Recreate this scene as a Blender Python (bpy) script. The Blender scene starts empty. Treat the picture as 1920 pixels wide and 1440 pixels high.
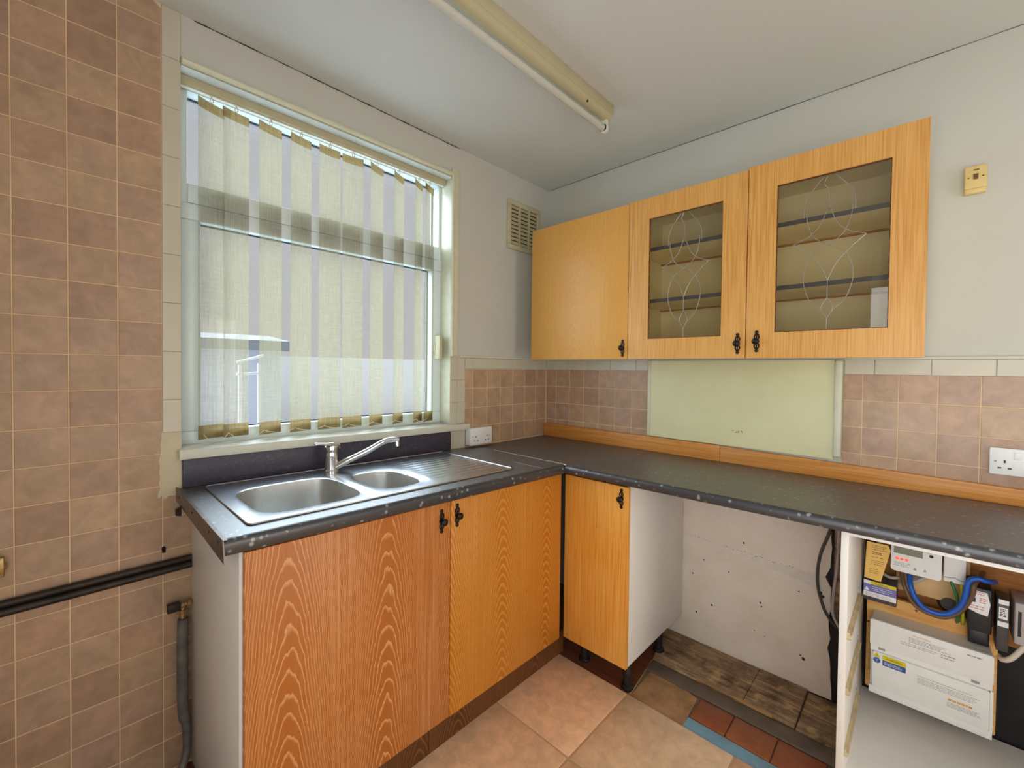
import bpy, bmesh, math, random
from mathutils import Vector, Matrix

random.seed(7)
D = bpy.data
SC = bpy.context.scene
COL = SC.collection

# ------------------------------------------------------------------ camera
W_PX = 1920.0
cam_data = D.cameras.new('camera')
cam_data.sensor_fit = 'HORIZONTAL'
cam_data.sensor_width = 36.0
cam_data.lens = 36.0 * 806.47 / W_PX
cam_data.shift_y = -15.9 / W_PX
cam_data.clip_start = 0.02
cam_data.clip_end = 200
cam = D.objects.new('camera', cam_data)
COL.objects.link(cam)
yaw, pitch, roll = 0.8074, -0.0179, 0.0115
fw = Vector((math.sin(yaw) * math.cos(pitch), math.cos(yaw) * math.cos(pitch), math.sin(pitch)))
rt = Vector((math.cos(yaw), -math.sin(yaw), 0))
up = rt.cross(fw)
rt2 = rt * math.cos(roll) + up * math.sin(roll)
up2 = -rt * math.sin(roll) + up * math.cos(roll)
m = Matrix((rt2, up2, -fw)).transposed().to_4x4()
m.translation = (-2.0983, -1.7115, 1.3058)
cam.matrix_world = m
SC.camera = cam

# ------------------------------------------------------------------ view
SC.view_settings.view_transform = 'Standard'
SC.view_settings.look = 'None'
SC.view_settings.gamma = 1.0
SC.view_settings.use_curve_mapping = False
SC.view_settings.exposure = 0.06

# ------------------------------------------------------------------ sky
world = D.worlds.new('World')
SC.world = world
world.use_nodes = True
wn = world.node_tree
wn.nodes.clear()
w_out = wn.nodes.new('ShaderNodeOutputWorld')
w_bg = wn.nodes.new('ShaderNodeBackground')
w_tc = wn.nodes.new('ShaderNodeTexCoord')
w_sx = wn.nodes.new('ShaderNodeSeparateXYZ')
w_rp = wn.nodes.new('ShaderNodeValToRGB')
wn.links.new(w_tc.outputs['Generated'], w_sx.inputs[0])
wn.links.new(w_sx.outputs['Z'], w_rp.inputs[0])
w_rp.color_ramp.elements[0].position = 0.0
w_rp.color_ramp.elements[0].color = (0.50, 0.50, 0.50, 1)
w_rp.color_ramp.elements[1].position = 0.75
w_rp.color_ramp.elements[1].color = (0.26, 0.38, 0.60, 1)
e_ = w_rp.color_ramp.elements.new(0.38)
e_.color = (0.49, 0.495, 0.505, 1)
wn.links.new(w_rp.outputs[0], w_bg.inputs[0])
w_bg.inputs[1].default_value = 1.0
wn.links.new(w_bg.outputs[0], w_out.inputs[0])

# hazy daylight sun, off to the left of the garden
sun_data = D.lights.new('sun', 'SUN')
sun_data.energy = 26.0
sun_data.angle = math.radians(140)
sun_data.color = (0.72, 0.87, 1.0)
sun = D.objects.new('sun', sun_data)
COL.objects.link(sun)
s_from = Vector((-0.66, 0.72, 0.46))
sun.rotation_euler = (-s_from).to_track_quat('-Z', 'Y').to_euler()

# area light added in an unseen left-wall doorway to brighten the room
left_fill = D.lights.new('left_doorway_fill', 'AREA')
left_fill.shape = 'RECTANGLE'
left_fill.size = 1.45
left_fill.size_y = 2.15
left_fill.energy = 31
left_fill.color = (1.0, 0.98, 0.96)
dl = D.objects.new('left_doorway_fill', left_fill)
COL.objects.link(dl)
dl.location = (-2.63, -2.17, 1.20)
dl.rotation_euler = Vector((1, 0.0, 0.04)).to_track_quat('-Z', 'Z').to_euler()

# warm area light added in the unseen rear doorway to lift low parts
rear_fill = D.lights.new('rear_doorway_fill', 'AREA')
rear_fill.shape = 'RECTANGLE'
rear_fill.size = 0.8
rear_fill.size_y = 1.7
rear_fill.energy = 16
rear_fill.color = (1.0, 0.88, 0.76)
hl = D.objects.new('rear_doorway_fill', rear_fill)
COL.objects.link(hl)
hl.location = (-1.15, -3.63, 0.95)
hl.rotation_euler = Vector((0, 1, 0)).to_track_quat('-Z', 'Z').to_euler()

# ------------------------------------------------------------------ helpers
ILL = 0.62


def lin(c):
    c = c / 255.0
    return c / 12.92 if c <= 0.04045 else ((c + 0.055) / 1.055) ** 2.4


def P(r, g, b, k=1.0):
    """photo pixel -> albedo under the room's mean light"""
    return tuple(min(0.88, lin(v) / ILL * k) for v in (r, g, b)) + (1.0,)


WORLD_ORG = {}


class MB:
    def __init__(self):
        self.v = []
        self.f = []

    def add(self, vs, fs):
        n = len(self.v)
        self.v += [tuple(p) for p in vs]
        self.f += [tuple(i + n for i in f) for f in fs]
        return self

    def hexa(self, p):
        """8 corners: bottom 4 ccw, top 4 ccw"""
        return self.add(p, [(3, 2, 1, 0), (4, 5, 6, 7), (0, 1, 5, 4), (1, 2, 6, 5), (2, 3, 7, 6), (3, 0, 4, 7)])

    def box(self, x0, x1, y0, y1, z0, z1):
        x0, x1 = min(x0, x1), max(x0, x1)
        y0, y1 = min(y0, y1), max(y0, y1)
        z0, z1 = min(z0, z1), max(z0, z1)
        return self.hexa([(x0, y0, z0), (x1, y0, z0), (x1, y1, z0), (x0, y1, z0),
                          (x0, y0, z1), (x1, y0, z1), (x1, y1, z1), (x0, y1, z1)])

    def prism(self, poly, d, closed=True):
        """poly: 3D loop, d: extrusion vector"""
        n = len(poly)
        d = Vector(d)
        a = [Vector(p) for p in poly]
        b = [p + d for p in a]
        fs = [tuple(range(n)), tuple(range(2 * n - 1, n - 1, -1))]
        for i in range(n):
            j = (i + 1) % n
            fs.append((i, i + n, j + n, j))
        return self.add([tuple(q) for q in a + b], fs)

    def tube(self, path, r, seg=10, cap=True, closed=False):
        path = [Vector(p) for p in path]
        n = len(path)
        rs = r if isinstance(r, (list, tuple)) else [r] * n
        prev = None
        rings = []
        for i in range(n):
            if closed:
                t = (path[(i + 1) % n] - path[i - 1]).normalized()
            elif i == 0:
                t = (path[1] - path[0]).normalized()
            elif i == n - 1:
                t = (path[-1] - path[-2]).normalized()
            else:
                t = ((path[i + 1] - path[i]).normalized() + (path[i] - path[i - 1]).normalized()).normalized()
            if prev is None:
                a = Vector((0, 0, 1)) if abs(t.z) < 0.9 else Vector((1, 0, 0))
                u = t.cross(a).normalized()
            else:
                u = (prev - t * prev.dot(t)).normalized()
            prev = u
            w = t.cross(u)
            rings.append([path[i] + (u * math.cos(2 * math.pi * k / seg) + w * math.sin(2 * math.pi * k / seg)) * rs[i] for k in range(seg)])
        vs = [tuple(p) for ring in rings for p in ring]
        fs = []
        last = n if closed else n - 1
        for i in range(last):
            j = (i + 1) % n
            for k in range(seg):
                l = (k + 1) % seg
                fs.append((i * seg + k, i * seg + l, j * seg + l, j * seg + k))
        if cap and not closed:
            fs.append(tuple(range(seg - 1, -1, -1)))
            fs.append(tuple((n - 1) * seg + k for k in range(seg)))
        return self.add(vs, fs)

    def lathe(self, c, axis, prof, seg=20):
        """prof: list of (distance along axis, radius)"""
        ax = Vector(axis).normalized()
        path = [Vector(c) + ax * t for t, _ in prof]
        rs = [max(r, 1e-5) for _, r in prof]
        a = Vector((0, 0, 1)) if abs(ax.z) < 0.9 else Vector((1, 0, 0))
        u = ax.cross(a).normalized()
        w = ax.cross(u)
        vs = []
        for p, r in zip(path, rs):
            for k in range(seg):
                an = 2 * math.pi * k / seg
                vs.append(tuple(p + (u * math.cos(an) + w * math.sin(an)) * r))
        fs = []
        n = len(path)
        for i in range(n - 1):
            for k in range(seg):
                l = (k + 1) % seg
                fs.append((i * seg + k, i * seg + l, (i + 1) * seg + l, (i + 1) * seg + k))
        fs.append(tuple(range(seg - 1, -1, -1)))
        fs.append(tuple((n - 1) * seg + k for k in range(seg)))
        return self.add(vs, fs)

    def loft(self, loops, cap0=False, cap1=False):
        n = len(loops[0])
        vs = [tuple(p) for l in loops for p in l]
        fs = []
        for i in range(len(loops) - 1):
            for k in range(n):
                l = (k + 1) % n
                fs.append((i * n + k, i * n + l, (i + 1) * n + l, (i + 1) * n + k))
        if cap0:
            fs.append(tuple(range(n - 1, -1, -1)))
        if cap1:
            fs.append(tuple((len(loops) - 1) * n + k for k in range(n)))
        return self.add(vs, fs)

    def build(self, name, mat, parent=None, origin=None, bevel=0.0, seg=2, smooth=None, fix=True):
        po = WORLD_ORG.get(parent.name, Vector((0, 0, 0))) if parent else Vector((0, 0, 0))
        og = Vector(origin) if origin is not None else po.copy()
        me = D.meshes.new(name)
        me.from_pydata([tuple(Vector(p) - og) for p in self.v], [], self.f)
        bm = bmesh.new()
        bm.from_mesh(me)
        if fix:
            bmesh.ops.recalc_face_normals(bm, faces=bm.faces)
        if bevel > 0:
            es = [e for e in bm.edges if len(e.link_faces) == 2 and e.calc_face_angle(0) > 0.5]
            bmesh.ops.bevel(bm, geom=es, offset=bevel, segments=seg, affect='EDGES', profile=0.5, clamp_overlap=True)
        bm.to_mesh(me)
        bm.free()
        if smooth is not None:
            me.shade_smooth()
            me.set_sharp_from_angle(angle=math.radians(smooth))
        elif bevel > 0:
            me.shade_smooth()
            me.set_sharp_from_angle(angle=math.radians(50))
        if mat:
            me.materials.append(mat)
        o = D.objects.new(name, me)
        COL.objects.link(o)
        o.location = og - po
        if parent:
            o.parent = parent
        WORLD_ORG[o.name] = og
        return o


def tag(o, label=None, cat=None, group=None, kind=None):
    if label:
        o['label'] = label
    if cat:
        o['category'] = cat
    if group:
        o['group'] = group
    if kind:
        o['kind'] = kind
    return o


def thing(name, loc, label, cat, group=None):
    o = D.objects.new(name, None)
    COL.objects.link(o)
    o.empty_display_size = 0.05
    o.location = loc
    WORLD_ORG[o.name] = Vector(loc)
    return tag(o, label, cat, group)


def struct(o):
    o['kind'] = 'structure'
    return o


def spline(pts, n=8):
    """Catmull-Rom through 3D points"""
    p = [Vector(q) for q in pts]
    p = [p[0] * 2 - p[1]] + p + [p[-1] * 2 - p[-2]]
    out = []
    for i in range(1, len(p) - 2):
        for k in range(n):
            t = k / n
            a, b, c, d = p[i - 1], p[i], p[i + 1], p[i + 2]
            out.append(0.5 * (2 * b + (c - a) * t + (2 * a - 5 * b + 4 * c - d) * t * t + (3 * b - a - 3 * c + d) * t ** 3))
    out.append(p[-2])
    return out


# ------------------------------------------------------------------ materials
class Mat:
    def __init__(self, name):
        self.m = D.materials.new(name)
        self.m.use_nodes = True
        self.t = self.m.node_tree
        self.b = self.t.nodes['Principled BSDF']
        self.tc = self.t.nodes.new('ShaderNodeTexCoord')

    def node(self, typ, **kw):
        n = self.t.nodes.new(typ)
        for k, v in kw.items():
            setattr(n, k, v)
        return n

    def link(self, a, b):
        self.t.links.new(a, b)

    def put(self, sock, v):
        if hasattr(v, 'is_output'):
            self.link(v, sock)
        else:
            sock.default_value = v

    def math(self, op, a, b=0.0, c=0.0, clamp=False):
        n = self.node('ShaderNodeMath', operation=op, use_clamp=clamp)
        self.put(n.inputs[0], a)
        self.put(n.inputs[1], b)
        self.put(n.inputs[2], c)
        return n.outputs[0]

    def obj(self):
        return self.tc.outputs['Object']

    def xyz(self, v=None):
        n = self.node('ShaderNodeSeparateXYZ')
        self.link(v if v is not None else self.obj(), n.inputs[0])
        return n.outputs

    def scaled(self, s, off=None, v=None):
        n = self.node('ShaderNodeMapping')
        self.link(v if v is not None else self.obj(), n.inputs[0])
        n.inputs['Scale'].default_value = s
        if off is not None:
            self.put(n.inputs['Location'], off)
        return n.outputs[0]

    def rand(self):
        return self.node('ShaderNodeObjectInfo').outputs['Random']

    def noise(self, scale=5.0, detail=3.0, rough=0.55, v=None, dim3=True, dist=0.0):
        n = self.node('ShaderNodeTexNoise')
        self.link(v if v is not None else self.obj(), n.inputs['Vector'])
        n.inputs['Scale'].default_value = scale
        n.inputs['Detail'].default_value = detail
        n.inputs['Roughness'].default_value = rough
        n.inputs['Distortion'].default_value = dist
        return n.outputs['Fac']

    def ramp(self, fac, stops, interp='LINEAR'):
        n = self.node('ShaderNodeValToRGB')
        self.link(fac, n.inputs[0])
        cr = n.color_ramp
        cr.interpolation = interp
        while len(cr.elements) < len(stops):
            cr.elements.new(0.5)
        for e, (p, c) in zip(cr.elements, stops):
            e.position = p
            e.color = c if len(c) == 4 else tuple(c) + (1,)
        return n.outputs[0]

    def mix(self, fac, a, b, mode='MIX'):
        n = self.node('ShaderNodeMix', data_type='RGBA', blend_type=mode)
        self.put(n.inputs[0], fac)
        self.put(n.inputs[6], a)
        self.put(n.inputs[7], b)
        return n.outputs[2]

    def bump(self, h, strength=0.3, dist=0.002):
        n = self.node('ShaderNodeBump')
        self.link(h, n.inputs['Height'])
        n.inputs['Strength'].default_value = strength
        n.inputs['Distance'].default_value = dist
        self.link(n.outputs[0], self.b.inputs['Normal'])

    def set(self, col=None, rough=None, metal=None, ior=None, **kw):
        if col is not None:
            self.put(self.b.inputs['Base Color'], col)
        if rough is not None:
            self.put(self.b.inputs['Roughness'], rough)
        if metal is not None:
            self.b.inputs['Metallic'].default_value = metal
        if ior is not None:
            self.b.inputs['IOR'].default_value = ior
        for k, v in kw.items():
            self.put(self.b.inputs[k], v)
        return self


BW = lambda v: (v, v, v, 1)


def plain(name, col, rough=0.5, metal=0.0, var=0.06, scale=30, bump=0.0, **kw):
    M = Mat(name)
    n = M.noise(scale, 3)
    d = tuple(c * (1 - var) for c in col[:3]) + (1,)
    l = tuple(min(0.95, c * (1 + var)) for c in col[:3]) + (1,)
    M.set(M.ramp(n, [(0.3, d), (0.7, l)]), rough, metal, **kw)
    if bump:
        M.bump(n, bump, 0.001)
    return M.m


def plaster(name, col, stain=None, amt=0.3, sc=2.2):
    M = Mat(name)
    n1 = M.noise(sc, 4, 0.6)
    n2 = M.noise(60, 2)
    c = col
    if stain is not None:
        f = M.math('MULTIPLY', M.ramp(n1, [(0.42, BW(0)), (0.75, BW(1))]), amt)
        c = M.mix(f, col, stain)
    M.set(c, 0.75)
    h = M.math('ADD', M.math('MULTIPLY', n1, 2.0), M.math('MULTIPLY', n2, 0.4))
    M.bump(h, 0.25, 0.004)
    return M.m


def tile_mat(name, cols, rough=0.38):
    M = Mat(name)
    r = M.rand()
    base = M.ramp(r, [(i / (len(cols) - 1), c) for i, c in enumerate(cols)])
    off = M.node('ShaderNodeCombineXYZ')
    M.link(M.math('MULTIPLY', r, 37.0), off.inputs[0])
    M.link(M.math('MULTIPLY', r, 91.0), off.inputs[1])
    v = M.node('ShaderNodeVectorMath', operation='ADD')
    M.link(M.obj(), v.inputs[0])
    M.link(off.outputs[0], v.inputs[1])
    n = M.noise(26, 5, 0.6, v=v.outputs[0], dist=0.6)
    n2 = M.noise(9, 2, 0.5, v=v.outputs[0])
    c = M.mix(1.0, base, M.ramp(n, [(0.3, BW(0.84)), (0.55, BW(1.0)), (0.75, BW(1.12))]), 'MULTIPLY')
    c = M.mix(1.0, c, M.ramp(n2, [(0.35, BW(0.92)), (0.65, BW(1.06))]), 'MULTIPLY')
    M.set(c, rough)
    M.bump(n, 0.12, 0.001)
    return M.m


def cath_wood(name, axis, base, light, dark, period=0.28, off=0.0, lam=0.05, A=9.0, d0=0.5, sharp=(0.62, 0.95), amt=0.8, rough=0.38, jag=0.014, fine=0.45):
    """crown-cut veneer: nested arches down each centre line, straight lines between"""
    M = Mat(name)
    s = M.xyz()
    w = M.math('ADD', s[axis], off)
    nz = M.noise(3.0, 2, 0.5, v=M.scaled((1.5, 1.5, 1.0)))
    w2 = M.math('ADD', w, M.math('MULTIPLY', M.math('SUBTRACT', nz, 0.5), 0.035))
    dx = M.math('PINGPONG', w2, period / 2)
    num = M.math('MULTIPLY', M.math('MULTIPLY', dx, dx), A)
    arch = M.math('DIVIDE', num, M.math('ADD', dx, d0))
    jn = M.noise(1.0, 3, 0.6, v=M.scaled((60, 60, 14)))
    val = M.math('ADD', M.math('ADD', s[2], arch), M.math('MULTIPLY', M.math('SUBTRACT', jn, 0.5), jag * 2.2))
    ln = M.noise(1.0, 1, 0.5, v=M.scaled((0.8, 0.8, 7)))
    val = M.math('ADD', val, M.math('MULTIPLY', ln, 0.05))
    ph = M.math('FRACT', M.math('DIVIDE', val, lam))
    line = M.ramp(ph, [(0.0, BW(0)), (sharp[0], BW(0.0)), (sharp[1], BW(1)), (1.0, BW(0.15))])
    # straight grain away from the crowns
    g = M.noise(1.0, 4, 0.65, v=M.scaled((150, 150, 2.2)))
    st = M.ramp(g, [(0.44, BW(0)), (0.62, BW(1))])
    far = M.math('MULTIPLY', M.math('DIVIDE', dx, period / 2), fine)
    line2 = M.math('MAXIMUM', M.math('MULTIPLY', line, amt), M.math('MULTIPLY', st, far))
    fade = M.ramp(M.noise(2.2, 2, 0.5, v=M.scaled((3, 3, 1))), [(0.25, BW(0.55)), (0.6, BW(1.0))])
    col = M.mix(M.math('MULTIPLY', line2, fade), base, light)
    pores = M.noise(1.0, 2, 0.6, v=M.scaled((420, 420, 16)))
    col = M.mix(M.ramp(pores, [(0.55, BW(0)), (0.75, BW(0.45))]), col, dark)
    M.set(col, rough)
    M.bump(pores, 0.15, 0.0006)
    return M.m


def straight_wood(name, base, light, dark, zs=(210, 210, 4.0), rough=0.4, amt=0.62, big=0.3):
    M = Mat(name)
    g = M.noise(1.0, 5, 0.65, v=M.scaled(zs), dist=0.3)
    col = M.ramp(g, [(0.3, dark), (0.47, base), (0.62, light)])
    col = M.mix(amt, base, col)
    big_n = M.noise(3.0, 2, 0.5)
    col = M.mix(M.math('MULTIPLY', M.ramp(big_n, [(0.4, BW(0)), (0.65, BW(1))]), big), col, light)
    M.set(col, rough)
    M.bump(g, 0.12, 0.0006)
    return M.m


def laminate(name, base=(0.030, 0.028, 0.032, 1), fleck=(0.22, 0.23, 0.24, 1), rough=0.36, ior=3.0, stretch=(1, 1, 1), scale=48):
    M = Mat(name)
    v = M.node('ShaderNodeTexVoronoi')
    M.link(M.scaled(stretch), v.inputs['Vector'])
    v.inputs['Scale'].default_value = scale
    f1 = M.ramp(v.outputs['Distance'], [(0.16, BW(1)), (0.30, BW(0))])
    pick = M.ramp(M.noise(34, 3), [(0.46, BW(0)), (0.56, BW(1))])
    n = M.noise(140, 3)
    c = M.mix(M.ramp(n, [(0.5, BW(0)), (0.75, BW(0.5))]), base, tuple(x * 2.2 for x in base[:3]) + (1,))
    c = M.mix(M.math('MULTIPLY', f1, pick), c, fleck)
    wear = M.noise(5, 4, 0.6)
    M.set(c, M.math('ADD', rough, M.math('MULTIPLY', wear, 0.12)), ior=ior)
    M.bump(n, 0.08, 0.0006)
    return M.m


def clear_glass(name, tint, ior=1.5, refl=1.0, rough=0.0):
    m_ = D.materials.new(name)
    m_.use_nodes = True
    t = m_.node_tree
    t.nodes.clear()
    o = t.nodes.new('ShaderNodeOutputMaterial')
    tr = t.nodes.new('ShaderNodeBsdfTransparent')
    tr.inputs[0].default_value = tint
    gl = t.nodes.new('ShaderNodeBsdfGlossy')
    gl.inputs['Roughness'].default_value = rough
    gl.inputs[0].default_value = (refl, refl, refl, 1)
    lw = t.nodes.new('ShaderNodeLayerWeight')
    lw.inputs[0].default_value = 0.5
    p5 = t.nodes.new('ShaderNodeMath')
    p5.operation = 'POWER'
    p5.inputs[1].default_value = 5.0
    t.links.new(lw.outputs['Facing'], p5.inputs[0])
    f0 = ((ior - 1) / (ior + 1)) ** 2
    fr = t.nodes.new('ShaderNodeMath')
    fr.operation = 'MULTIPLY_ADD'
    fr.inputs[1].default_value = 1 - f0
    fr.inputs[2].default_value = f0
    t.links.new(p5.outputs[0], fr.inputs[0])
    mx = t.nodes.new('ShaderNodeMixShader')
    t.links.new(fr.outputs[0], mx.inputs[0])
    t.links.new(tr.outputs[0], mx.inputs[1])
    t.links.new(gl.outputs[0], mx.inputs[2])
    t.links.new(mx.outputs[0], o.inputs[0])
    return m_


def sheer(name, col, hole=0.4, trans=0.5):
    """woven blind cloth: open weave lets the view through, threads scatter light"""
    M = Mat(name)
    t = M.t
    out = [n for n in t.nodes if n.type == 'OUTPUT_MATERIAL'][0]
    t.nodes.remove(M.b)
    weave = M.noise(1.0, 3, 0.6, v=M.scaled((380, 380, 10)))
    weave2 = M.noise(1.0, 2, 0.6, v=M.scaled((20, 20, 420)))
    wv = M.math('ADD', M.math('MULTIPLY', weave, 0.6), M.math('MULTIPLY', weave2, 0.4))
    c = M.ramp(wv, [(0.35, tuple(x * 0.8 for x in col[:3]) + (1,)), (0.65, tuple(min(1, x * 1.12) for x in col[:3]) + (1,))])
    df = M.node('ShaderNodeBsdfDiffuse')
    tl = M.node('ShaderNodeBsdfTranslucent')
    tp = M.node('ShaderNodeBsdfTransparent')
    M.link(c, df.inputs[0])
    M.link(c, tl.inputs[0])
    m1 = M.node('ShaderNodeMixShader')
    m1.inputs[0].default_value = trans
    M.link(df.outputs[0], m1.inputs[1])
    M.link(tl.outputs[0], m1.inputs[2])
    m2 = M.node('ShaderNodeMixShader')
    M.link(M.math('MULTIPLY', M.ramp(wv, [(0.3, BW(0.7)), (0.7, BW(1.3))]), hole), m2.inputs[0])
    M.link(m1.outputs[0], m2.inputs[1])
    M.link(tp.outputs[0], m2.inputs[2])
    M.link(m2.outputs[0], out.inputs[0])
    return M.m


MT = {}
MT['wall'] = plaster('painted_plaster', (0.60, 0.60, 0.555, 1), (0.53, 0.50, 0.43, 1), 0.3)
MT['ceiling'] = plaster('ceiling_paint', (0.64, 0.665, 0.65, 1), (0.57, 0.55, 0.50, 1), 0.35, 1.2)
MT['grout'] = plaster('tile_grout', P(190, 162, 128), P(205, 185, 155), 0.5, 6)
MT['tile'] = tile_mat('mottled_tile', [P(*c, 1.12) for c in ((138, 112, 90), (145, 121, 97), (137, 113, 96), (146, 118, 96), (133, 107, 88), (148, 124, 99), (140, 115, 97))])
MT['white_tile'] = plain('cream_border_tile', P(164, 159, 144), 0.3, var=0.03, scale=6)
MT['patch'] = plaster('cream_filler', P(172, 162, 138), P(150, 138, 116), 0.4, 9)
MT['gloss_white'] = plain('white_gloss_paint', P(176, 176, 164), 0.35, var=0.03)
MT['trim_cream'] = plain('cream_gloss_paint', P(172, 172, 152), 0.35, var=0.05)
MT['pvc'] = plain('white_plastic_frame', P(180, 192, 200), 0.3, var=0.02)
MT['gasket'] = plain('rubber_gasket', (0.02, 0.03, 0.04, 1), 0.6)
MT['pane'] = clear_glass('window_glass', (0.97, 0.98, 0.99, 1))
MT['melamine'] = plain('white_melamine', (0.84, 0.82, 0.78, 1), 0.4, var=0.03, scale=6)
MT['cream_panel'] = plain('cream_board', P(178, 176, 140), 0.35, var=0.05, scale=4)
MT['cab_inner'] = plain('cabinet_lining', P(196, 182, 140), 0.5, var=0.04, scale=5)
MT['iron'] = plain('dark_bronze', (0.018, 0.013, 0.012, 1), 0.35, 0.6)
MT['steel'] = plain('brushed_steel', (0.60, 0.63, 0.67, 1), 0.27, 1.0, var=0.05, scale=200)
MT['steel_bowl'] = plain('satin_steel', (0.66, 0.66, 0.64, 1), 0.40, 1.0, var=0.05, scale=200)
MT['chrome'] = plain('chrome', (0.72, 0.73, 0.74, 1), 0.12, 1.0, var=0.02)
MT['alu'] = plain('worn_metal_strip', (0.20, 0.17, 0.15, 1), 0.4, 0.8, var=0.2, scale=40)
MT['worktop'] = laminate('speckled_laminate')
MT['worktop_edge'] = laminate('speckled_laminate_edge', base=(0.030, 0.032, 0.040, 1), fleck=(0.30, 0.33, 0.34, 1), scale=48, ior=1.8, rough=0.3)
MT['splash'] = laminate('dark_splashback_laminate', base=(0.050, 0.044, 0.070, 1), fleck=(0.10, 0.09, 0.12, 1), rough=0.35, ior=1.5)
MT['socket'] = plain('white_socket_plastic', P(206, 202, 196), 0.3, var=0.02)
MT['old_plastic'] = plain('yellowed_plastic', P(180, 160, 108), 0.35, var=0.06)
MT['black'] = plain('black_plastic', (0.012, 0.012, 0.014, 1), 0.4, var=0.2)
MT['darkgrey'] = plain('dark_grey_plastic', (0.06, 0.055, 0.055, 1), 0.4, var=0.15)
MT['vent'] = plain('yellowed_vent_plastic', P(158, 152, 124), 0.45, var=0.06)
MT['pipe'] = plain('grimy_dark_pipe', (0.035, 0.026, 0.020, 1), 0.45, 0.3, var=0.4, scale=20)
MT['lead_pipe'] = plain('grey_lead_pipe', (0.16, 0.155, 0.14, 1), 0.55, 0.2, var=0.3, scale=25)
MT['brass'] = plain('tarnished_brass', (0.42, 0.30, 0.13, 1), 0.4, 0.8, var=0.3, scale=80)
MT['sink_wood_a'] = cath_wood('limed_ash_veneer', 0, P(162, 92, 30, 0.80), P(204, 156, 108, 0.9), P(128, 70, 28, 0.8), period=0.275, off=0.0, lam=0.056, A=22, d0=0.27, amt=0.85, sharp=(0.70, 0.93), jag=0.026)
MT['sink_wood_b'] = cath_wood('golden_ash_veneer', 0, P(174, 106, 18, 0.80), P(202, 150, 84, 0.85), P(136, 76, 14, 0.8), period=0.262, off=0.0, lam=0.036, A=9, d0=0.16, amt=0.72, jag=0.010, sharp=(0.5, 0.9))
MT['oak_door'] = cath_wood('yellow_oak_veneer', 1, P(184, 134, 62, 0.92), P(200, 156, 92, 0.92), P(154, 102, 38, 0.92), period=0.30, off=0.0, lam=0.05, A=8, d0=0.12, amt=0.38, fine=0.5)
MT['oak'] = straight_wood('golden_oak_veneer', P(180, 130, 62, 0.9), P(198, 154, 92, 0.9), P(148, 98, 38, 0.9))
MT['oak_base'] = straight_wood('amber_oak_veneer', P(188, 128, 46), P(204, 152, 84), P(158, 96, 24))
MT['plinth'] = cath_wood('dark_plinth_veneer', 0, P(84, 48, 22, 0.7), P(140, 94, 54, 0.8), P(46, 24, 10, 0.7), period=0.42, lam=0.04, A=6, d0=0.08, amt=0.7)
MT['upstand'] = straight_wood('oak_edging', P(172, 112, 46, 0.9), P(190, 138, 74, 0.9), P(134, 78, 26, 0.9), zs=(110, 2.5, 110), big=0.2)
MT['terracotta'] = tile_mat('terracotta_floor_tile', [P(*c, 1.3) for c in ((186, 147, 118), (182, 138, 108), (192, 154, 126))], 0.45)
MT['floor_grout'] = plaster('floor_grout', P(170, 140, 112), P(140, 120, 100), 0.4, 8)
MT['sub'] = plaster('old_subfloor', P(104, 84, 62), P(60, 46, 32), 0.8, 7)
MT['lino_tan'] = plaster('worn_tan_lino', P(150, 116, 80), P(84, 60, 38), 0.8, 9)
MT['lino_wood'] = straight_wood('dark_wood_lino', P(86, 46, 30), P(108, 66, 44), P(50, 26, 18), zs=(120, 4, 120))
MT['quarry'] = tile_mat('red_quarry_tile', [P(126, 66, 36), P(134, 78, 46), P(118, 60, 34)], 0.4)
MT['blue_strip'] = plaster('blue_painted_strip', P(104, 140, 160), P(90, 100, 100), 0.6, 12)
def dirty_board(name):
    M = Mat(name)
    g = M.noise(1.0, 5, 0.65, v=M.scaled((60, 5, 60)), dist=0.4)
    col = M.ramp(g, [(0.3, P(74, 56, 38)), (0.5, P(128, 104, 78)), (0.68, P(156, 134, 104))])
    n1 = M.noise(9, 5, 0.7)
    col = M.mix(M.ramp(n1, [(0.46, BW(0)), (0.66, BW(0.85))]), col, P(66, 48, 32))
    n2 = M.noise(14, 4, 0.6, v=M.scaled((1, 1, 1), (3.1, 1.7, 0)))
    col = M.mix(M.ramp(n2, [(0.58, BW(0)), (0.68, BW(0.7))]), col, P(168, 140, 92))
    M.set(col, 0.75)
    M.bump(n1, 0.5, 0.006)
    return M.m


MT['plank'] = dirty_board('rotten_grey_board')
MT['bar'] = plaster('grey_floor_bar', P(92, 80, 68), P(60, 50, 40), 0.6, 10)
MT['wallboard'] = plaster('patched_white_board', (0.86, 0.775, 0.68, 1), (0.62, 0.50, 0.38, 1), 0.5, 4)
MT['mould'] = plain('dark_mould', (0.03, 0.022, 0.018, 1), 0.8)
MT['skim'] = plain('grey_filler', P(184, 180, 172), 0.8)
MT['slat'] = sheer('sheer_blind_cloth', (0.34, 0.295, 0.155, 1), 0.54, 0.6)
MT['slat_hem'] = sheer('blind_hem_cloth', (0.42, 0.30, 0.13, 1), 0.05, 0.45)
MT['rail'] = plain('blind_rail_paint', P(150, 143, 116), 0.4, var=0.04)
MT['cabglass'] = clear_glass('cabinet_glass', (0.93, 0.93, 0.91, 1), 1.5, 0.9)
MT['lead'] = plain('silver_lead', (0.40, 0.40, 0.37, 1), 0.35, 0.5)
MT['batten'] = plain('cream_enamel', P(150, 143, 116), 0.4, var=0.06, scale=8)
MT['tube'] = plain('unlit_tube_glass', P(160, 160, 152), 0.25, var=0.02)
MT['cu'] = plain('white_enamel', P(206, 200, 192), 0.35, var=0.02)
MT['osb'] = straight_wood('chipboard', P(196, 140, 78), P(214, 168, 104), P(160, 100, 46), zs=(40, 8, 40), rough=0.7)
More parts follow.
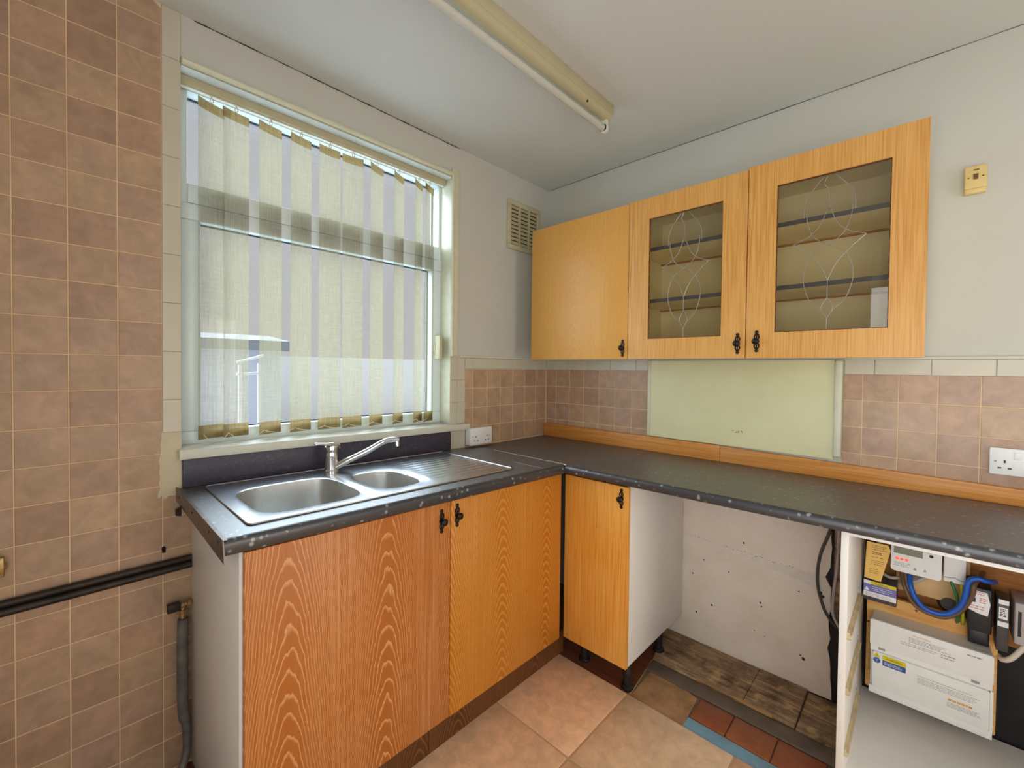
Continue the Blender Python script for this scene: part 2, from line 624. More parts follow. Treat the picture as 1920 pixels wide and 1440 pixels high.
MT['backboard'] = straight_wood('old_backboard', P(134, 84, 34), P(160, 108, 54), P(90, 50, 18), zs=(30, 6, 60), rough=0.7)
MT['backboard_pale'] = plain('pale_meter_board', P(188, 156, 112), 0.6, var=0.1, scale=12)
MT['yellow'] = plain('yellow_print', (0.72, 0.60, 0.01, 1), 0.5)
MT['blue_print'] = plain('blue_print', (0.03, 0.10, 0.38, 1), 0.5)
MT['violet_print'] = plain('violet_print', (0.16, 0.16, 0.45, 1), 0.5)
MT['ink'] = plain('black_ink', (0.02, 0.02, 0.02, 1), 0.6)
MT['grey_ink'] = plain('grey_ink', (0.33, 0.32, 0.32, 1), 0.6)
MT['orange_ink'] = plain('orange_ink', (0.80, 0.38, 0.08, 1), 0.6)
MT['red_ink'] = plain('red_ink', (0.65, 0.12, 0.08, 1), 0.6)
MT['label'] = plain('paper_label', P(214, 208, 200), 0.6, var=0.03)
MT['card'] = plain('buff_card', P(206, 158, 84), 0.7, var=0.06, scale=14)
MT['lcd'] = plain('dull_display', P(96, 96, 70), 0.25)
MT['blue_cable'] = plain('blue_cable', (0.008, 0.10, 0.50, 1), 0.35)
MT['brown_cable'] = plain('brown_cable', (0.16, 0.085, 0.04, 1), 0.4)
MT['green_cable'] = plain('green_cable', (0.03, 0.20, 0.05, 1), 0.4)
MT['yellow_cable'] = plain('yellow_green_cable', (0.55, 0.55, 0.03, 1), 0.4)
MT['grey_cable'] = plain('grey_cable', P(150, 142, 138), 0.5)
MT['white_cable'] = plain('white_cable', P(186, 174, 158), 0.5)
MT['recess_dark'] = plain('recess_shade_black', (0.02, 0.018, 0.018, 1), 0.8, var=0.4, scale=8, bump=0.3)  # near-black colour that paints in the darkness of the recess
MT['runner'] = plain('buff_runner', P(168, 154, 124), 0.5, var=0.2, scale=30)
_M = Mat('meter_light')
_M.set((0.8, 0.05, 0.03, 1), 0.4)
_M.b.inputs['Emission Color'].default_value = (1, 0.06, 0.03, 1)
_M.b.inputs['Emission Strength'].default_value = 1.6
MT['led'] = _M.m
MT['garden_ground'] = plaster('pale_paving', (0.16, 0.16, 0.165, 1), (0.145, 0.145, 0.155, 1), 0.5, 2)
MT['bounce_patio'] = plaster('bounce_concrete', (0.52, 0.53, 0.52, 1), (0.46, 0.47, 0.45, 1), 0.5, 2)  # paler than the far paving so it reflects more light indoors
MT['garden_wall'] = plain('garden_render', (0.62, 0.555, 0.50, 1), 0.8)
MT['garden_blue'] = plain('garden_shed_paint', (0.40, 0.39, 0.43, 1), 0.7)
MT['garden_white'] = plain('white_rail_paint', (0.46, 0.43, 0.40, 1), 0.6)

# ================================================================== THE SETTING
H = 2.409
XL, YB = -2.60, -3.60
WX0, WX1, WZ0, WZ1 = -1.836, -0.755, 1.012, 2.250      # window opening
GP = 0.1015                                            # tile pitch

wb = MB()
wb.box(XL - 0.2, WX0, 0.004, 0.165, -0.15, H)
wb.box(WX1, 0.2, 0.004, 0.165, -0.15, H)
wb.box(WX0, WX1, 0.004, 0.165, WZ1, H)
wb.box(WX0, WX1, 0.004, 0.165, -0.15, WZ0)
wall_back = struct(wb.build('wall_back', MT['wall']))
wall_right = struct(MB().box(0.004, 0.2, YB - 0.2, 0.004, -0.15, H).build('wall_right', MT['wall']))
wl = MB()
wl.box(XL - 0.2, XL, -1.42, 0.004, -0.15, H)
wl.box(XL - 0.2, XL, YB - 0.2, -2.92, -0.15, H)
wl.box(XL - 0.2, XL, -2.92, -1.42, 2.34, H)
wall_left = struct(wl.build('wall_left', MT['wall']))
wf = MB()
wf.box(XL, -1.60, YB - 0.2, YB, -0.15, H)
wf.box(-0.70, 0.004, YB - 0.2, YB, -0.15, H)
wf.box(-1.60, -0.70, YB - 0.2, YB, 2.05, H)
wall_front = struct(wf.build('wall_front', MT['wall']))
ceiling = struct(MB().box(XL - 0.2, 0.2, YB - 0.2, 0.26, H, H + 0.2).build('ceiling', MT['ceiling']))

# unseen shell added beyond the left doorway to keep the sun out
nb = MB()
nb.box(-5.2, -5.0, YB - 0.2, -0.8, -0.15, H)
nb.box(-5.0, XL - 0.2, -1.0, -0.8, -0.15, H)
nb.box(-5.0, XL - 0.2, YB - 0.2, YB, -0.15, H)
struct(nb.build('wall_sun_block', MT['wall']))
struct(MB().box(-5.2, XL - 0.2, YB - 0.2, -0.8, H, H + 0.2).build('ceiling_sun_block', MT['ceiling']))

# --- tiles
tile_mesh_cache = {}


def tile(parent, plane, a0, a1, z0, z1, mat, name='tile', depth=0.0016, ch=0.0012, base=0.0):
    """plane 'y': a is x, face at y=0 ; plane 'x': a is y, face at x=0"""
    w, h = abs(a1 - a0), abs(z1 - z0)
    if w < 0.004 or h < 0.004:
        return None
    key = (plane, round(w, 4), round(h, 4), mat.name, depth)
    me = tile_mesh_cache.get(key)
    if me is None:
        vs = []
        for k, (d, s) in enumerate(((depth, 0), (depth * 0.45, 0), (0, ch))):
            for sx, sz in ((-1, -1), (1, -1), (1, 1), (-1, 1)):
                a = sx * (w / 2 - s)
                z = sz * (h / 2 - s)
                vs.append((a, d, z) if plane == 'y' else (d, a, z))
        fs = []
        for k in (0, 1):
            for i in range(4):
                j = (i + 1) % 4
                fs.append((k * 4 + i, k * 4 + j, k * 4 + 4 + j, k * 4 + 4 + i))
        fs.append((8, 9, 10, 11))
        me = D.meshes.new(name)
        me.from_pydata(vs, [], fs)
        bm = bmesh.new()
        bm.from_mesh(me)
        bmesh.ops.recalc_face_normals(bm, faces=bm.faces)
        # outward is -y / -x
        n = bm.faces[-1] if False else None
        bm.faces.ensure_lookup_table()
        f = bm.faces[len(bm.faces) - 1]
        if (f.normal.y if plane == 'y' else f.normal.x) > 0:
            bmesh.ops.reverse_faces(bm, faces=bm.faces)
        bm.to_mesh(me)
        bm.free()
        me.materials.append(mat)
        tile_mesh_cache[key] = me
    o = D.objects.new(name, me)
    COL.objects.link(o)
    jit = random.uniform(-0.0002, 0.0003) + base
    c = ((a0 + a1) / 2, (z0 + z1) / 2)
    o.location = (c[0], jit, c[1]) if plane == 'y' else (jit, c[0], c[1])
    o.parent = parent
    return o


G = 0.0028                     # grout width
# grout beds
MB().box(XL, -1.884, 0.0016, 0.004, 0.0, H).box(-1.884, -1.70, 0.0016, 0.004, 0.0, 0.889).build('grout_bed', MT['grout'], wall_back)
MB().box(-0.661, 0.0016, 0.0016, 0.004, 0.86, 1.297).build('grout_bed', MT['grout'], wall_back)
MB().box(0.0016, 0.004, -0.682, 0.0016, 0.86, 1.297).build('grout_bed', MT['grout'], wall_right)
MB().box(0.0016, 0.004, -2.30, -1.487, 0.86, 1.294).build('grout_bed', MT['grout'], wall_right)

# tall tiled stretch left of the window
XC, ZR = -2.0871, 2.2427
for k in range(-5, 4):
    x0, x1 = XC + k * GP, XC + (k + 1) * GP
    for j in range(-2, 23):
        z1 = min(ZR - j * GP, H)
        z0 = max(ZR - (j + 1) * GP, 0.0)
        xa, xb = max(x0, XL), x1
        if k >= 2:
            if z1 > 0.93:
                continue
            z1 = min(z1, 0.889)
            if k == 3:
                xb = -1.70
        if z1 - z0 < 0.012:
            continue
        tile(wall_back, 'y', xa + G / 2, xb - G / 2, z0 + G / 2, z1 - G / 2, MT['tile'])
# splashback tiles beside the window and round the corner
ZT = 1.2975
for j in range(0, 5):
    z1 = ZT - j * GP
    z0 = max(ZT - (j + 1) * GP, 0.875)
    xs = [-0.002, -0.0988] + [-0.0988 - k * GP for k in range(1, 6)] + [-0.661]
    for a, b in zip(xs[:-1], xs[1:]):
        tile(wall_back, 'y', b + G / 2, a - G / 2, z0 + G / 2, z1 - G / 2, MT['tile'])
    ys = [-0.002, -0.080] + [-0.080 - k * GP for k in range(1, 6)] + [-0.682]
    for a, b in zip(ys[:-1], ys[1:]):
        tile(wall_right, 'x', b + G / 2, a - G / 2, z0 + G / 2, z1 - G / 2, MT['tile'])
    ys = [-1.487] + [-1.546 - k * GP for k in range(0, 8)]
    for a, b in zip(ys[:-1], ys[1:]):
        tile(wall_right, 'x', b + G / 2, a - G / 2, z0 + G / 2, z1 - G / 2, MT['tile'])
# cream border tiles: column left of the window, band over the splashbacks, column right of the window
z = H
for k in range(9):
    z1 = H - k * 0.152
    z0 = max(z1 - 0.152, 1.09)
    if z1 - z0 > 0.02:
        tile(wall_back, 'y', -1.8835, -1.8365, z0 + 0.0003, z1 - 0.0003, MT['white_tile'], depth=0.004, base=-0.0004)
for k in range(3):
    tile(wall_back, 'y', -0.7545, -0.712, 1.0155 + k * 0.113, 1.0155 + (k + 1) * 0.113 - 0.001, MT['white_tile'], depth=0.004)
    tile(wall_back, 'y', -0.711, -0.662, 1.0155 + k * 0.113, 1.0155 + (k + 1) * 0.113 - 0.001, MT['white_tile'], depth=0.004)
MB().box(-0.7545, -0.6565, 0.0, 0.004, 0.89, 1.0145).build('tile', MT['white_tile'], wall_back)
for k in range(5):
    x1 = -0.002 - k * 0.152
    x0 = max(x1 - 0.152, -0.661)
    if x1 - x0 > 0.02:
        tile(wall_back, 'y', x0 + 0.0008, x1 - 0.0008, 1.299, 1.354, MT['white_tile'], depth=0.004)
for k in range(5):
    y1 = -0.002 - k * 0.152
    y0 = max(y1 - 0.152, -0.682)
    if y1 - y0 > 0.02:
        tile(wall_right, 'x', y0 + 0.0008, y1 - 0.0008, 1.299, 1.354, MT['white_tile'], depth=0.004)
yy = -1.488
for wdt in (0.0905, 0.152, 0.152, 0.152, 0.152):
    tile(wall_right, 'x', yy - wdt + 0.0008, yy - 0.0008, 1.296, 1.351, MT['white_tile'], depth=0.004)
    yy -= wdt
# bead above the border tiles
struct(MB().tube([(-0.70, 0.000, 1.361), (-0.004, 0.000, 1.361)], 0.006, 8).build('trim_1', MT['gloss_white'], smooth=40))
struct(MB().tube([(0.000, -0.004, 1.361), (0.000, -0.695, 1.361)], 0.006, 8).build('trim_2', MT['gloss_white'], smooth=40))
struct(MB().tube([(0.000, -1.49, 1.357), (0.000, -2.30, 1.357)], 0.006, 8).build('trim_3', MT['gloss_white'], smooth=40))
# ragged filler under the border column
rg = random.Random(3)
pl = [(-1.8365, 0.0004, 1.090)]
pl += [(-1.8365, 0.0004, 0.915)]
for i in range(9):
    t = i / 8
    pl.append((-1.842 - 0.052 * t, 0.0004, 0.889 + rg.uniform(-0.006, 0.006)))
for i in range(12):
    t = i / 11
    pl.append((-1.894 + rg.uniform(-0.004, 0.003) + 0.006 * t, 0.0004, 0.90 + t * 0.19))
MB().prism(pl, (0, -0.0022, 0)).build('filler_patch', MT['patch'], wall_back)
MB().box(-1.894, -1.836, 0.001, 0.004, 0.885, 1.095).build('filler_bed', MT['patch'], wall_back)
# peeling paint at the top corner
MB().prism([(-1.905, 0.0006, 2.409), (-1.884, 0.0006, 2.392), (-1.884, 0.0006, 2.409)], (0, -0.002, 0)).build('paint_flake', MT['patch'], wall_back)

# settlement cracks where the ceiling meets the walls
rg = random.Random(9)
for k, (a, b) in enumerate((((-1.80, 0.0025, H - 0.0012), (-0.71, 0.0025, H - 0.0012)), ((0.0025, -0.02, H - 0.0012), (0.0025, -2.2, H - 0.0012)))):
    n_ = 40
    pts = [tuple(a[i] + (b[i] - a[i]) * t / n_ + (rg.uniform(-0.0012, 0.0) if i == 2 else 0) for i in range(3)) for t in range(n_ + 1)]
    MB().tube(pts, [rg.uniform(0.0006, 0.0022 if k == 0 else 0.0012) for _ in pts], 5).build('ceiling_crack', MT['mould'], ceiling)

# --- floor
floor = struct(MB().box(XL - 0.2, 0.2, YB - 0.2, 0.26, -0.15, 0.0).build('floor', MT['sub']))
MB().box(XL, -0.548, YB, -0.49, 0.0, 0.0095).build('grout_bed', MT['floor_grout'], floor)
fx = [XL, -2.522, -2.127, -1.732, -1.337, -0.942, -0.547]
fy = [-0.49, -0.885, -1.28, -1.675, -2.07, -2.465, -2.86, -3.255, YB]
for i in range(len(fx) - 1):
    for j in range(len(fy) - 1):
        x0, x1 = fx[i] + 0.004, fx[i + 1] - (0.004 if i < len(fx) - 2 else 0)
        y1, y0 = fy[j] - 0.004, fy[j + 1] + 0.004
        mb = MB().box(x0, x1, y0, y1, 0.0, 0.0125 + random.uniform(-0.0004, 0.0004))
        mb.build('floor_tile', MT['terracotta'], floor, origin=((x0 + x1) / 2, (y0 + y1) / 2, 0.006), bevel=0.0022, seg=2)
# scraps of older floor inside the empty appliance bay
MB().prism([(-0.545, -0.50, 0.0), (-0.545, -0.868, 0.0), (-0.520, -0.884, 0.0), (-0.272, -0.856, 0.0), (-0.10, -0.83, 0.0), (-0.02, -0.80, 0.0), (-0.02, -0.50, 0.0)], (0, 0, 0.0025)).build('lino_offcut', MT['lino_wood'], floor)
MB().tube(spline([(-0.545, -0.866, 0.003), (-0.520, -0.886, 0.003), (-0.40, -0.872, 0.003), (-0.274, -0.858, 0.003)], 5), 0.0022, 6).build('lino_edge', MT['lino_tan'], floor)
MB().prism([(-0.545, -0.872, 0.0), (-0.545, -1.105, 0.0), (-0.49, -1.098, 0.0), (-0.365, -1.09, 0.0), (-0.335, -1.00, 0.0), (-0.33, -0.885, 0.0), (-0.515, -0.892, 0.0)], (0, 0, 0.0018)).build('tan_lino_offcut', MT['lino_tan'], floor)
qx = [(-0.476, -0.358)]
qy = [-1.102, -1.226, -1.368, -1.51]
for a, b in zip(qy[:-1], qy[1:]):
    MB().box(-0.478, -0.358, b + 0.002, a - 0.002, 0.0, 0.006).build('quarry_tile', MT['quarry'], floor, origin=(-0.418, (a + b) / 2, 0.003), bevel=0.0015)
MB().prism([(-0.545, -1.10, 0.0), (-0.545, -1.53, 0.0), (-0.482, -1.53, 0.0), (-0.482, -1.10, 0.0)], (0, 0, 0.004)).build('blue_floor_strip', MT['blue_strip'], floor)
MB().box(-0.352, -0.278, -1.53, -0.868, 0.0, 0.010).build('floor_bar', MT['bar'], floor, bevel=0.003)
ledge = [(-0.86, -1.06), (-1.06, -1.26), (-1.26, -1.40)]
MB().prism([(-0.276, -0.862, 0), (-0.276, -1.225, 0), (-0.013, -1.225, 0), (-0.013, -0.80, 0)], (0, 0, 0.014)).build('floor_board', MT['plank'], floor, bevel=0.002)
MB().prism([(-0.270, -1.227, 0), (-0.262, -1.398, 0), (-0.013, -1.398, 0), (-0.013, -1.227, 0)], (0, 0, 0.016)).build('floor_board', MT['plank'], floor, bevel=0.002)
for a, b in ((-0.27, -0.145), (-0.143, -0.02)):
    MB().box(a, b, -1.542, -1.402, 0, 0.009).build('floor_brick', MT['plank'], floor, bevel=0.003)
MB().box(-0.276, -0.268, -1.33, -1.05, 0.010, 0.019).build('board_lip', MT['lino_tan'], floor)
MB().box(XL, -1.815, -0.488, 0.0, 0.0, 0.004).build('lino_offcut', MT['lino_wood'], floor)

# --- patched board on the right wall under the worktop, dark void beside it
rg = random.Random(11)
pl = [(-0.001, -0.02, 0.0), (-0.001, -0.02, 0.85)]
pl += [(-0.001, -1.459, 0.85)]
for i in range(22):
    t = i / 21
    zz = 0.85 - t * 0.84
    yy = -1.462 + rg.uniform(-0.005, 0.004) + (-0.008 if zz < 0.2 else 0) + (0.014 if abs(zz - 0.50) < 0.025 else 0)
    pl.append((-0.001, yy, zz))
pl += [(-0.001, -1.17, -0.0), (-0.001, -0.79, 0.0)]
wbd = MB().prism(pl, (-0.009, 0, 0)).build('wallboard', MT['wallboard'])
tag(wbd, 'stained white wall board behind the empty bay under the long worktop', 'board')
WORLD_ORG[wbd.name] = Vector((0, 0, 0))
# crack and skim of filler across it
cr = [(-0.0103, -0.90, 0.512), (-0.0103, -1.00, 0.507), (-0.0103, -1.12, 0.503), (-0.0103, -1.22, 0.497), (-0.0103, -1.34, 0.492)]
mbk = MB()
for i in range(46):
    t = i / 45
    y = -0.90 - 0.44 * t + rg.uniform(-0.003, 0.003)
    zz = 0.512 - 0.02 * t + rg.uniform(-0.003, 0.003)
    if rg.random() < 0.75:
        mbk.box(-0.0106, -0.0095, y - rg.uniform(0.002, 0.006), y, zz - rg.uniform(0.0008, 0.0022), zz)
tag(mbk.build('crack', MT['mould'], wbd), kind='stuff')
MB().prism([(-0.0100, -1.00, 0.500), (-0.0100, -1.20, 0.490), (-0.0100, -1.42, 0.492), (-0.0100, -1.44, 0.43), (-0.0100, -1.34, 0.45), (-0.0100, -1.15, 0.475)], (-0.0004, 0, 0)).build('filler_smear', MT['skim'], wbd)
mbk = MB()
for y, zz, s in ((-0.98, 0.41, .004), (-1.09, 0.39, .004), (-1.22, 0.30, .005), (-1.225, 0.285, .004), (-1.15, 0.54, .005), (-1.38, 0.13, .007), (-1.37, 0.14, .004), (-0.93, 0.33, .004), (-1.02, 0.21, .006), (-1.36, 0.40, .004), (-1.43, 0.42, .010), (-1.44, 0.41, .008), (-1.435, 0.40, .006), (-0.95, 0.15, .005), (-1.20, 0.17, .003), (-1.24, 0.16, .003)):
    mbk.add([(-0.0104, y + s * math.cos(a) * rg.uniform(.6, 1), zz + s * math.sin(a) * rg.uniform(.6, 1.2)) for a in [k * math.pi / 3.5 for k in range(7)]], [tuple(range(7))])
tag(mbk.build('mould_spots', MT['mould'], wbd), kind='stuff')
MB().box(0.0005, 0.004, -2.30, -1.40, 0.0, 0.845).build('recess_shade', MT['recess_dark'], wall_right)  # black sheet on the wall standing in for the recess's shade
tag(MB().box(-0.012, 0.0, -1.549, -1.473, 0.33, 0.848).build('timber_batten', MT['plank'], bevel=0.003), 'dirty brown timber batten between white wall board and drawer unit', 'batten')

# --- window
win = D.objects.new('window_1', None)
COL.objects.link(win)
win.location = (-1.3, 0.1, 1.6)
WORLD_ORG['window_1'] = Vector(win.location)
struct(win)


def frame_rect(x0, x1, z0, z1, w, y0, y1):
    mb = MB()
    mb.box(x0, x1, y0, y1, z0, z0 + w)
    mb.box(x0, x1, y0, y1, z1 - w, z1)
    mb.box(x0, x0 + w, y0, y1, z0 + w, z1 - w)
    mb.box(x1 - w, x1, y0, y1, z0 + w, z1 - w)
    return mb


frame_rect(WX0, WX1 + 0.012, 1.012, 2.250, 0.030, 0.085, 0.158).build('outer_frame', MT['pvc'], win, bevel=0.003)
MB().box(WX0 + 0.03, WX1 - 0.018, 0.085, 0.158, 1.850, 1.915).build('transom', MT['pvc'], win, bevel=0.003)
frame_rect(WX0 + 0.010, WX1 - 0.002, 1.022, 1.848, 0.056, 0.080, 0.138).build('sash', MT['pvc'], win, bevel=0.005)
frame_rect(WX0 + 0.064, WX1 - 0.056, 1.076, 1.794, 0.006, 0.118, 0.128).build('gasket', MT['gasket'], win)
frame_rect(WX0 + 0.0285, WX1 - 0.0165, 1.9105, 2.2225, 0.007, 0.136, 0.146).build('gasket', MT['gasket'], win)
MB().box(WX0 + 0.066, WX1 - 0.058, 0.1285, 0.1325, 1.078, 1.792).build('pane', MT['pane'], win)
MB().box(WX0 + 0.030, WX1 - 0.018, 0.1465, 0.1505, 1.916, 2.218).build('pane', MT['pane'], win)
MB().box(-0.800, -0.782, 0.030, 0.078, 1.345, 1.462).box(-0.803, -0.779, 0.066, 0.078, 1.37, 1.43).build('window_handle', MT['vent'], win, bevel=0.003)
# plaster reveal lining + bead round the opening
mb = MB()
mb.box(WX1 - 0.002, WX1 + 0.045, -0.006, 0.004, 1.360, 2.294)
mb.build('architrave', MT['trim_cream'], win, bevel=0.003)
MB().tube([(WX1 + 0.002, -0.006, 1.362), (WX1 + 0.002, -0.006, 2.262)], 0.008, 8).build('bead', MT['trim_cream'], win, smooth=40)
MB().tube([(WX0 + 0.002, -0.004, 2.264), (WX1 + 0.010, -0.004, 2.264)], 0.010, 8).box(WX0, WX1 + 0.02, -0.002, 0.004, 2.252, 2.276).build('head_bead', MT['trim_cream'], win, smooth=40)
MB().box(WX0 + 0.0005, WX1 - 0.0005, 0.0, 0.085, 2.246, 2.2495).build('soffit_lining', MT['pvc'], win)
MB().box(WX1 - 0.004, WX1 - 0.0005, 0.0, 0.085, 1.03, 2.246).build('reveal_lining', MT['trim_cream'], win)
# sill (runs slightly downhill to the right)
sl = MB()
sl.hexa([(-1.846, -0.030, 1.003), (-0.646, -0.030, 0.986), (-0.646, 0.0, 0.986), (-1.846, 0.0, 1.003),
         (-1.846, -0.030, 1.034), (-0.646, -0.030, 1.016), (-0.646, 0.0, 1.016), (-1.846, 0.0, 1.034)])
sl.hexa([(-1.8355, 0.0, 1.0125), (-0.7555, 0.0, 1.0125), (-0.7555, 0.085, 1.0125), (-1.8355, 0.085, 1.0125),
         (-1.8355, 0.0, 1.034), (-0.7555, 0.0, 1.018), (-0.7555, 0.085, 1.020), (-1.8355, 0.085, 1.036)])
sl.build('window_sill', MT['gloss_white'], win, bevel=0.003)

# --- unseen doorway in the left wall, opening for the added fill light
dr = D.objects.new('door_1', None)
COL.objects.link(dr)
dr.location = (XL - 0.1, -2.17, 0)
WORLD_ORG['door_1'] = Vector(dr.location)
struct(dr)
dfm = MB()
for y0, y1, z0, z1 in ((-2.919, -1.421, 2.295, 2.339), (-2.919, -2.875, 0.0, 2.295), (-1.465, -1.421, 0.0, 2.295)):
    dfm.box(XL - 0.16, XL - 0.08, y0, y1, z0, z1)
dfm.build('door_frame', MT['pvc'], dr, bevel=0.003)

# --- garden outside the window
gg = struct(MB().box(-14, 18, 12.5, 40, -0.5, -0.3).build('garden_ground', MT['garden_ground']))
struct(MB().box(-14, 18, 0.27, 12.5, -0.5, -0.3).build('bounce_ground', MT['bounce_patio']))  # unseen near ground, made pale to bounce light up to the ceiling
gw = tag(MB().box(-9, 14, 11.0, 11.2, -0.3, 1.55).build('garden_wall', MT['garden_wall']), 'pale garden wall faint through the window beyond the blind', 'garden wall')
sh = thing('garden_shed', (-0.15, 9.3, -0.3), 'washed out blue shed seen through gap in the blind', 'shed')
MB().box(-1.6, 1.3, 8.8, 9.9, -0.3, 1.62).build('shed_wall', MT['garden_blue'], sh)
MB().prism([(-1.75, 8.65, 1.62), (1.45, 8.65, 1.62), (1.45, 10.0, 1.80), (-1.75, 10.0, 1.80)], (0, 0, 0.22)).build('shed_roof', MT['garden_ground'], sh)
rl = thing('garden_railing', (0.0, 6.0, -0.3), 'white garden handrail beyond the window in front of shed', 'railing')
MB().box(0.07, 0.12, 6.0, 6.05, -0.3, 1.33).build('post', MT['garden_white'], rl)
MB().box(-0.20, -0.15, 6.0, 6.05, -0.3, 1.30).build('post', MT['garden_white'], rl)
MB().tube([(-0.22, 6.03, 1.34), (0.16, 6.03, 1.46)], 0.022, 8).build('rail', MT['garden_white'], rl)
MB().tube([(-0.22, 6.03, 1.16), (0.16, 6.03, 1.18)], 0.022, 8).build('rail', MT['garden_white'], rl)

# ================================================================== FURNITURE
def zt(x):
    """top of the sink worktop, which runs a little downhill to the corner"""
    return 0.908 - 0.0145 * (x + 1.84)


def yf(x):
    """front line of the sink worktop"""
    return -0.578 - 0.026 * (x + 1.85) / 1.258


TH = 0.038


def nosing(a, b, na, za, zb, r=0.014, th=TH):
    """rounded front edge from a to b (xy of the front line), na: outward unit xy"""
    loops = []
    for (p, zz) in ((a, za), (b, zb)):
        pr = []
        inner = (p[0] - na[0] * r, p[1] - na[1] * r)
        pr.append((inner[0], inner[1], zz))
        for k in range(1, 6):
            an = math.pi / 2 * k / 5
            o_ = r * math.sin(an)
            dz = r * (1 - math.cos(an))
            pr.append((inner[0] + na[0] * o_, inner[1] + na[1] * o_, zz - dz))
        pr.append((p[0], p[1], zz - th + 0.004))
        pr.append((p[0] - na[0] * 0.004, p[1] - na[1] * 0.004, zz - th))
        pr.append((inner[0], inner[1], zz - th))
        loops.append(pr)
    return MB().loft(loops, True, True)


# --- sink worktop
swt = thing('worktop', (-1.2, -0.3, 0.87), 'dark speckled sink worktop under the window with metal end strip', 'worktop')
mb = MB()


def slab(x0, x1, y0f, y1f):
    g = lambda f, x: f(x) if callable(f) else f
    a = [(x0, g(y0f, x0)), (x1, g(y0f, x1)), (x1, g(y1f, x1)), (x0, g(y1f, x0))]
    mb.hexa([(x, y, zt(x) - TH) for x, y in a] + [(x, y, zt(x)) for x, y in a])


fr = lambda x: yf(x) + 0.014
slab(-1.848, -1.752, fr, -0.001)
slab(-1.192, -0.594, fr, -0.001)
slab(-1.752, -1.192, fr, -0.470)
slab(-1.752, -1.192, -0.130, -0.001)
mb.build('top', MT['worktop'], swt)
nosing((-1.848, yf(-1.848)), (-0.607, yf(-0.607)), (0, -1), zt(-1.848), zt(-0.607)).build('front_edge', MT['worktop_edge'], swt, smooth=50)
es = MB()
es.hexa([(-1.8515, -0.592, 0.858), (-1.8485, -0.592, 0.858), (-1.8485, -0.002, 0.872), (-1.8515, -0.002, 0.872),
         (-1.8515, -0.578, 0.909), (-1.8485, -0.578, 0.909), (-1.8485, -0.002, 0.914), (-1.8515, -0.002, 0.914)])
es.box(-1.8515, -1.8425, -0.585, -0.002, 0.9095, 0.9105)
end = es.build('end_strip', MT['alu'], swt)
for y in (-0.06, -0.25, -0.45, -0.54):
    MB().lathe((-1.8515, y, 0.893), (-1, 0, 0), [(0, 0.004), (0.0008, 0.0035), (0.0012, 0.001)], 10).build('screw', MT['mould'], end)
MB().prism([(-1.866, -0.10, 0.850), (-1.852, -0.10, 0.846), (-1.852, -0.10, 0.876), (-1.866, -0.10, 0.868)], (0, 0.012, 0)).build('bracket', MT['iron'], swt)
MB().hexa([(-0.728, -0.585, zt(-.728)), (-0.7265, -0.585, zt(-.728)), (-0.7265, -0.42, zt(-.728)), (-0.728, -0.42, zt(-.728)),
           (-0.728, -0.585, zt(-.728) + .0006), (-0.7265, -0.585, zt(-.728) + .0006), (-0.7265, -0.42, zt(-.728) + .0006), (-0.728, -0.42, zt(-.728) + .0006)]).build('scratch', MT['grey_ink'], swt)

# --- long worktop along the right wall
ZW = 0.887
THR = 0.033


def xf(y):
    return -0.607 + 0.036 * (-(y + 0.604)) / 1.282


rwt = thing('worktop', (-0.3, -1.1, ZW - TH), 'long dark speckled worktop along right wall over the empty bay', 'worktop')
pl = [(-0.593, -0.001), (-0.001, -0.001), (-0.001, -2.25), (xf(-2.25) + 0.014, -2.25), (xf(-0.604) + 0.014, -0.604)]
MB().prism([(x, y, ZW - THR) for x, y in pl], (0, 0, THR)).build('top', MT['worktop'], rwt)
nosing((xf(-0.604), -0.604), (xf(-2.25), -2.25), (-1, 0), ZW, ZW, th=THR).build('front_edge', MT['worktop_edge'], rwt, smooth=50)
MB().box(-0.5945, -0.5915, -0.600, -0.15, ZW - 0.001, zt(-0.594) + 0.0007).build('joint_strip', MT['trim_cream'], rwt)

# --- dark splashback behind the sink
sb = MB()
sb.hexa([(-1.834, -0.010, zt(-1.834) + .0005), (-0.757, -0.010, zt(-0.757) + .0005), (-0.757, -0.0005, zt(-0.757) + .0005), (-1.834, -0.0005, zt(-1.834) + .0005),
         (-1.834, -0.010, 1.002), (-0.757, -0.010, 0.9865), (-0.757, -0.0005, 0.9865), (-1.834, -0.0005, 1.002)])
tag(sb.build('splashback_strip', MT['splash'], bevel=0.001), 'dark purple grey laminate strip between window sill and sink', 'splashback')

# --- oak upstands on the right wall
u1 = MB().hexa([(-0.020, -1.044, ZW + .0005), (-0.001, -1.044, ZW + .0005), (-0.001, -0.004, ZW + .0005), (-0.020, -0.004, ZW + .0005),
                (-0.020, -1.044, 0.960), (-0.001, -1.044, 0.960), (-0.001, -0.004, 0.965), (-0.020, -0.004, 0.965)])
tag(u1.build('upstand', MT['upstand'], origin=(-0.01, -0.5, ZW), bevel=0.001), 'oak upstand strip in the corner end of the right wall', 'upstand')
u2 = MB().hexa([(-0.020, -2.25, ZW + .0005), (-0.001, -2.25, ZW + .0005), (-0.001, -1.0455, ZW + .0005), (-0.020, -1.0455, ZW + .0005),
                (-0.020, -2.25, 0.934), (-0.001, -2.25, 0.934), (-0.001, -1.0455, 0.959), (-0.020, -1.0455, 0.959)])
tag(u2.build('upstand', MT['upstand'], origin=(-0.01, -1.6, ZW), bevel=0.001), 'longer oak upstand strip running to right edge below double socket', 'upstand')

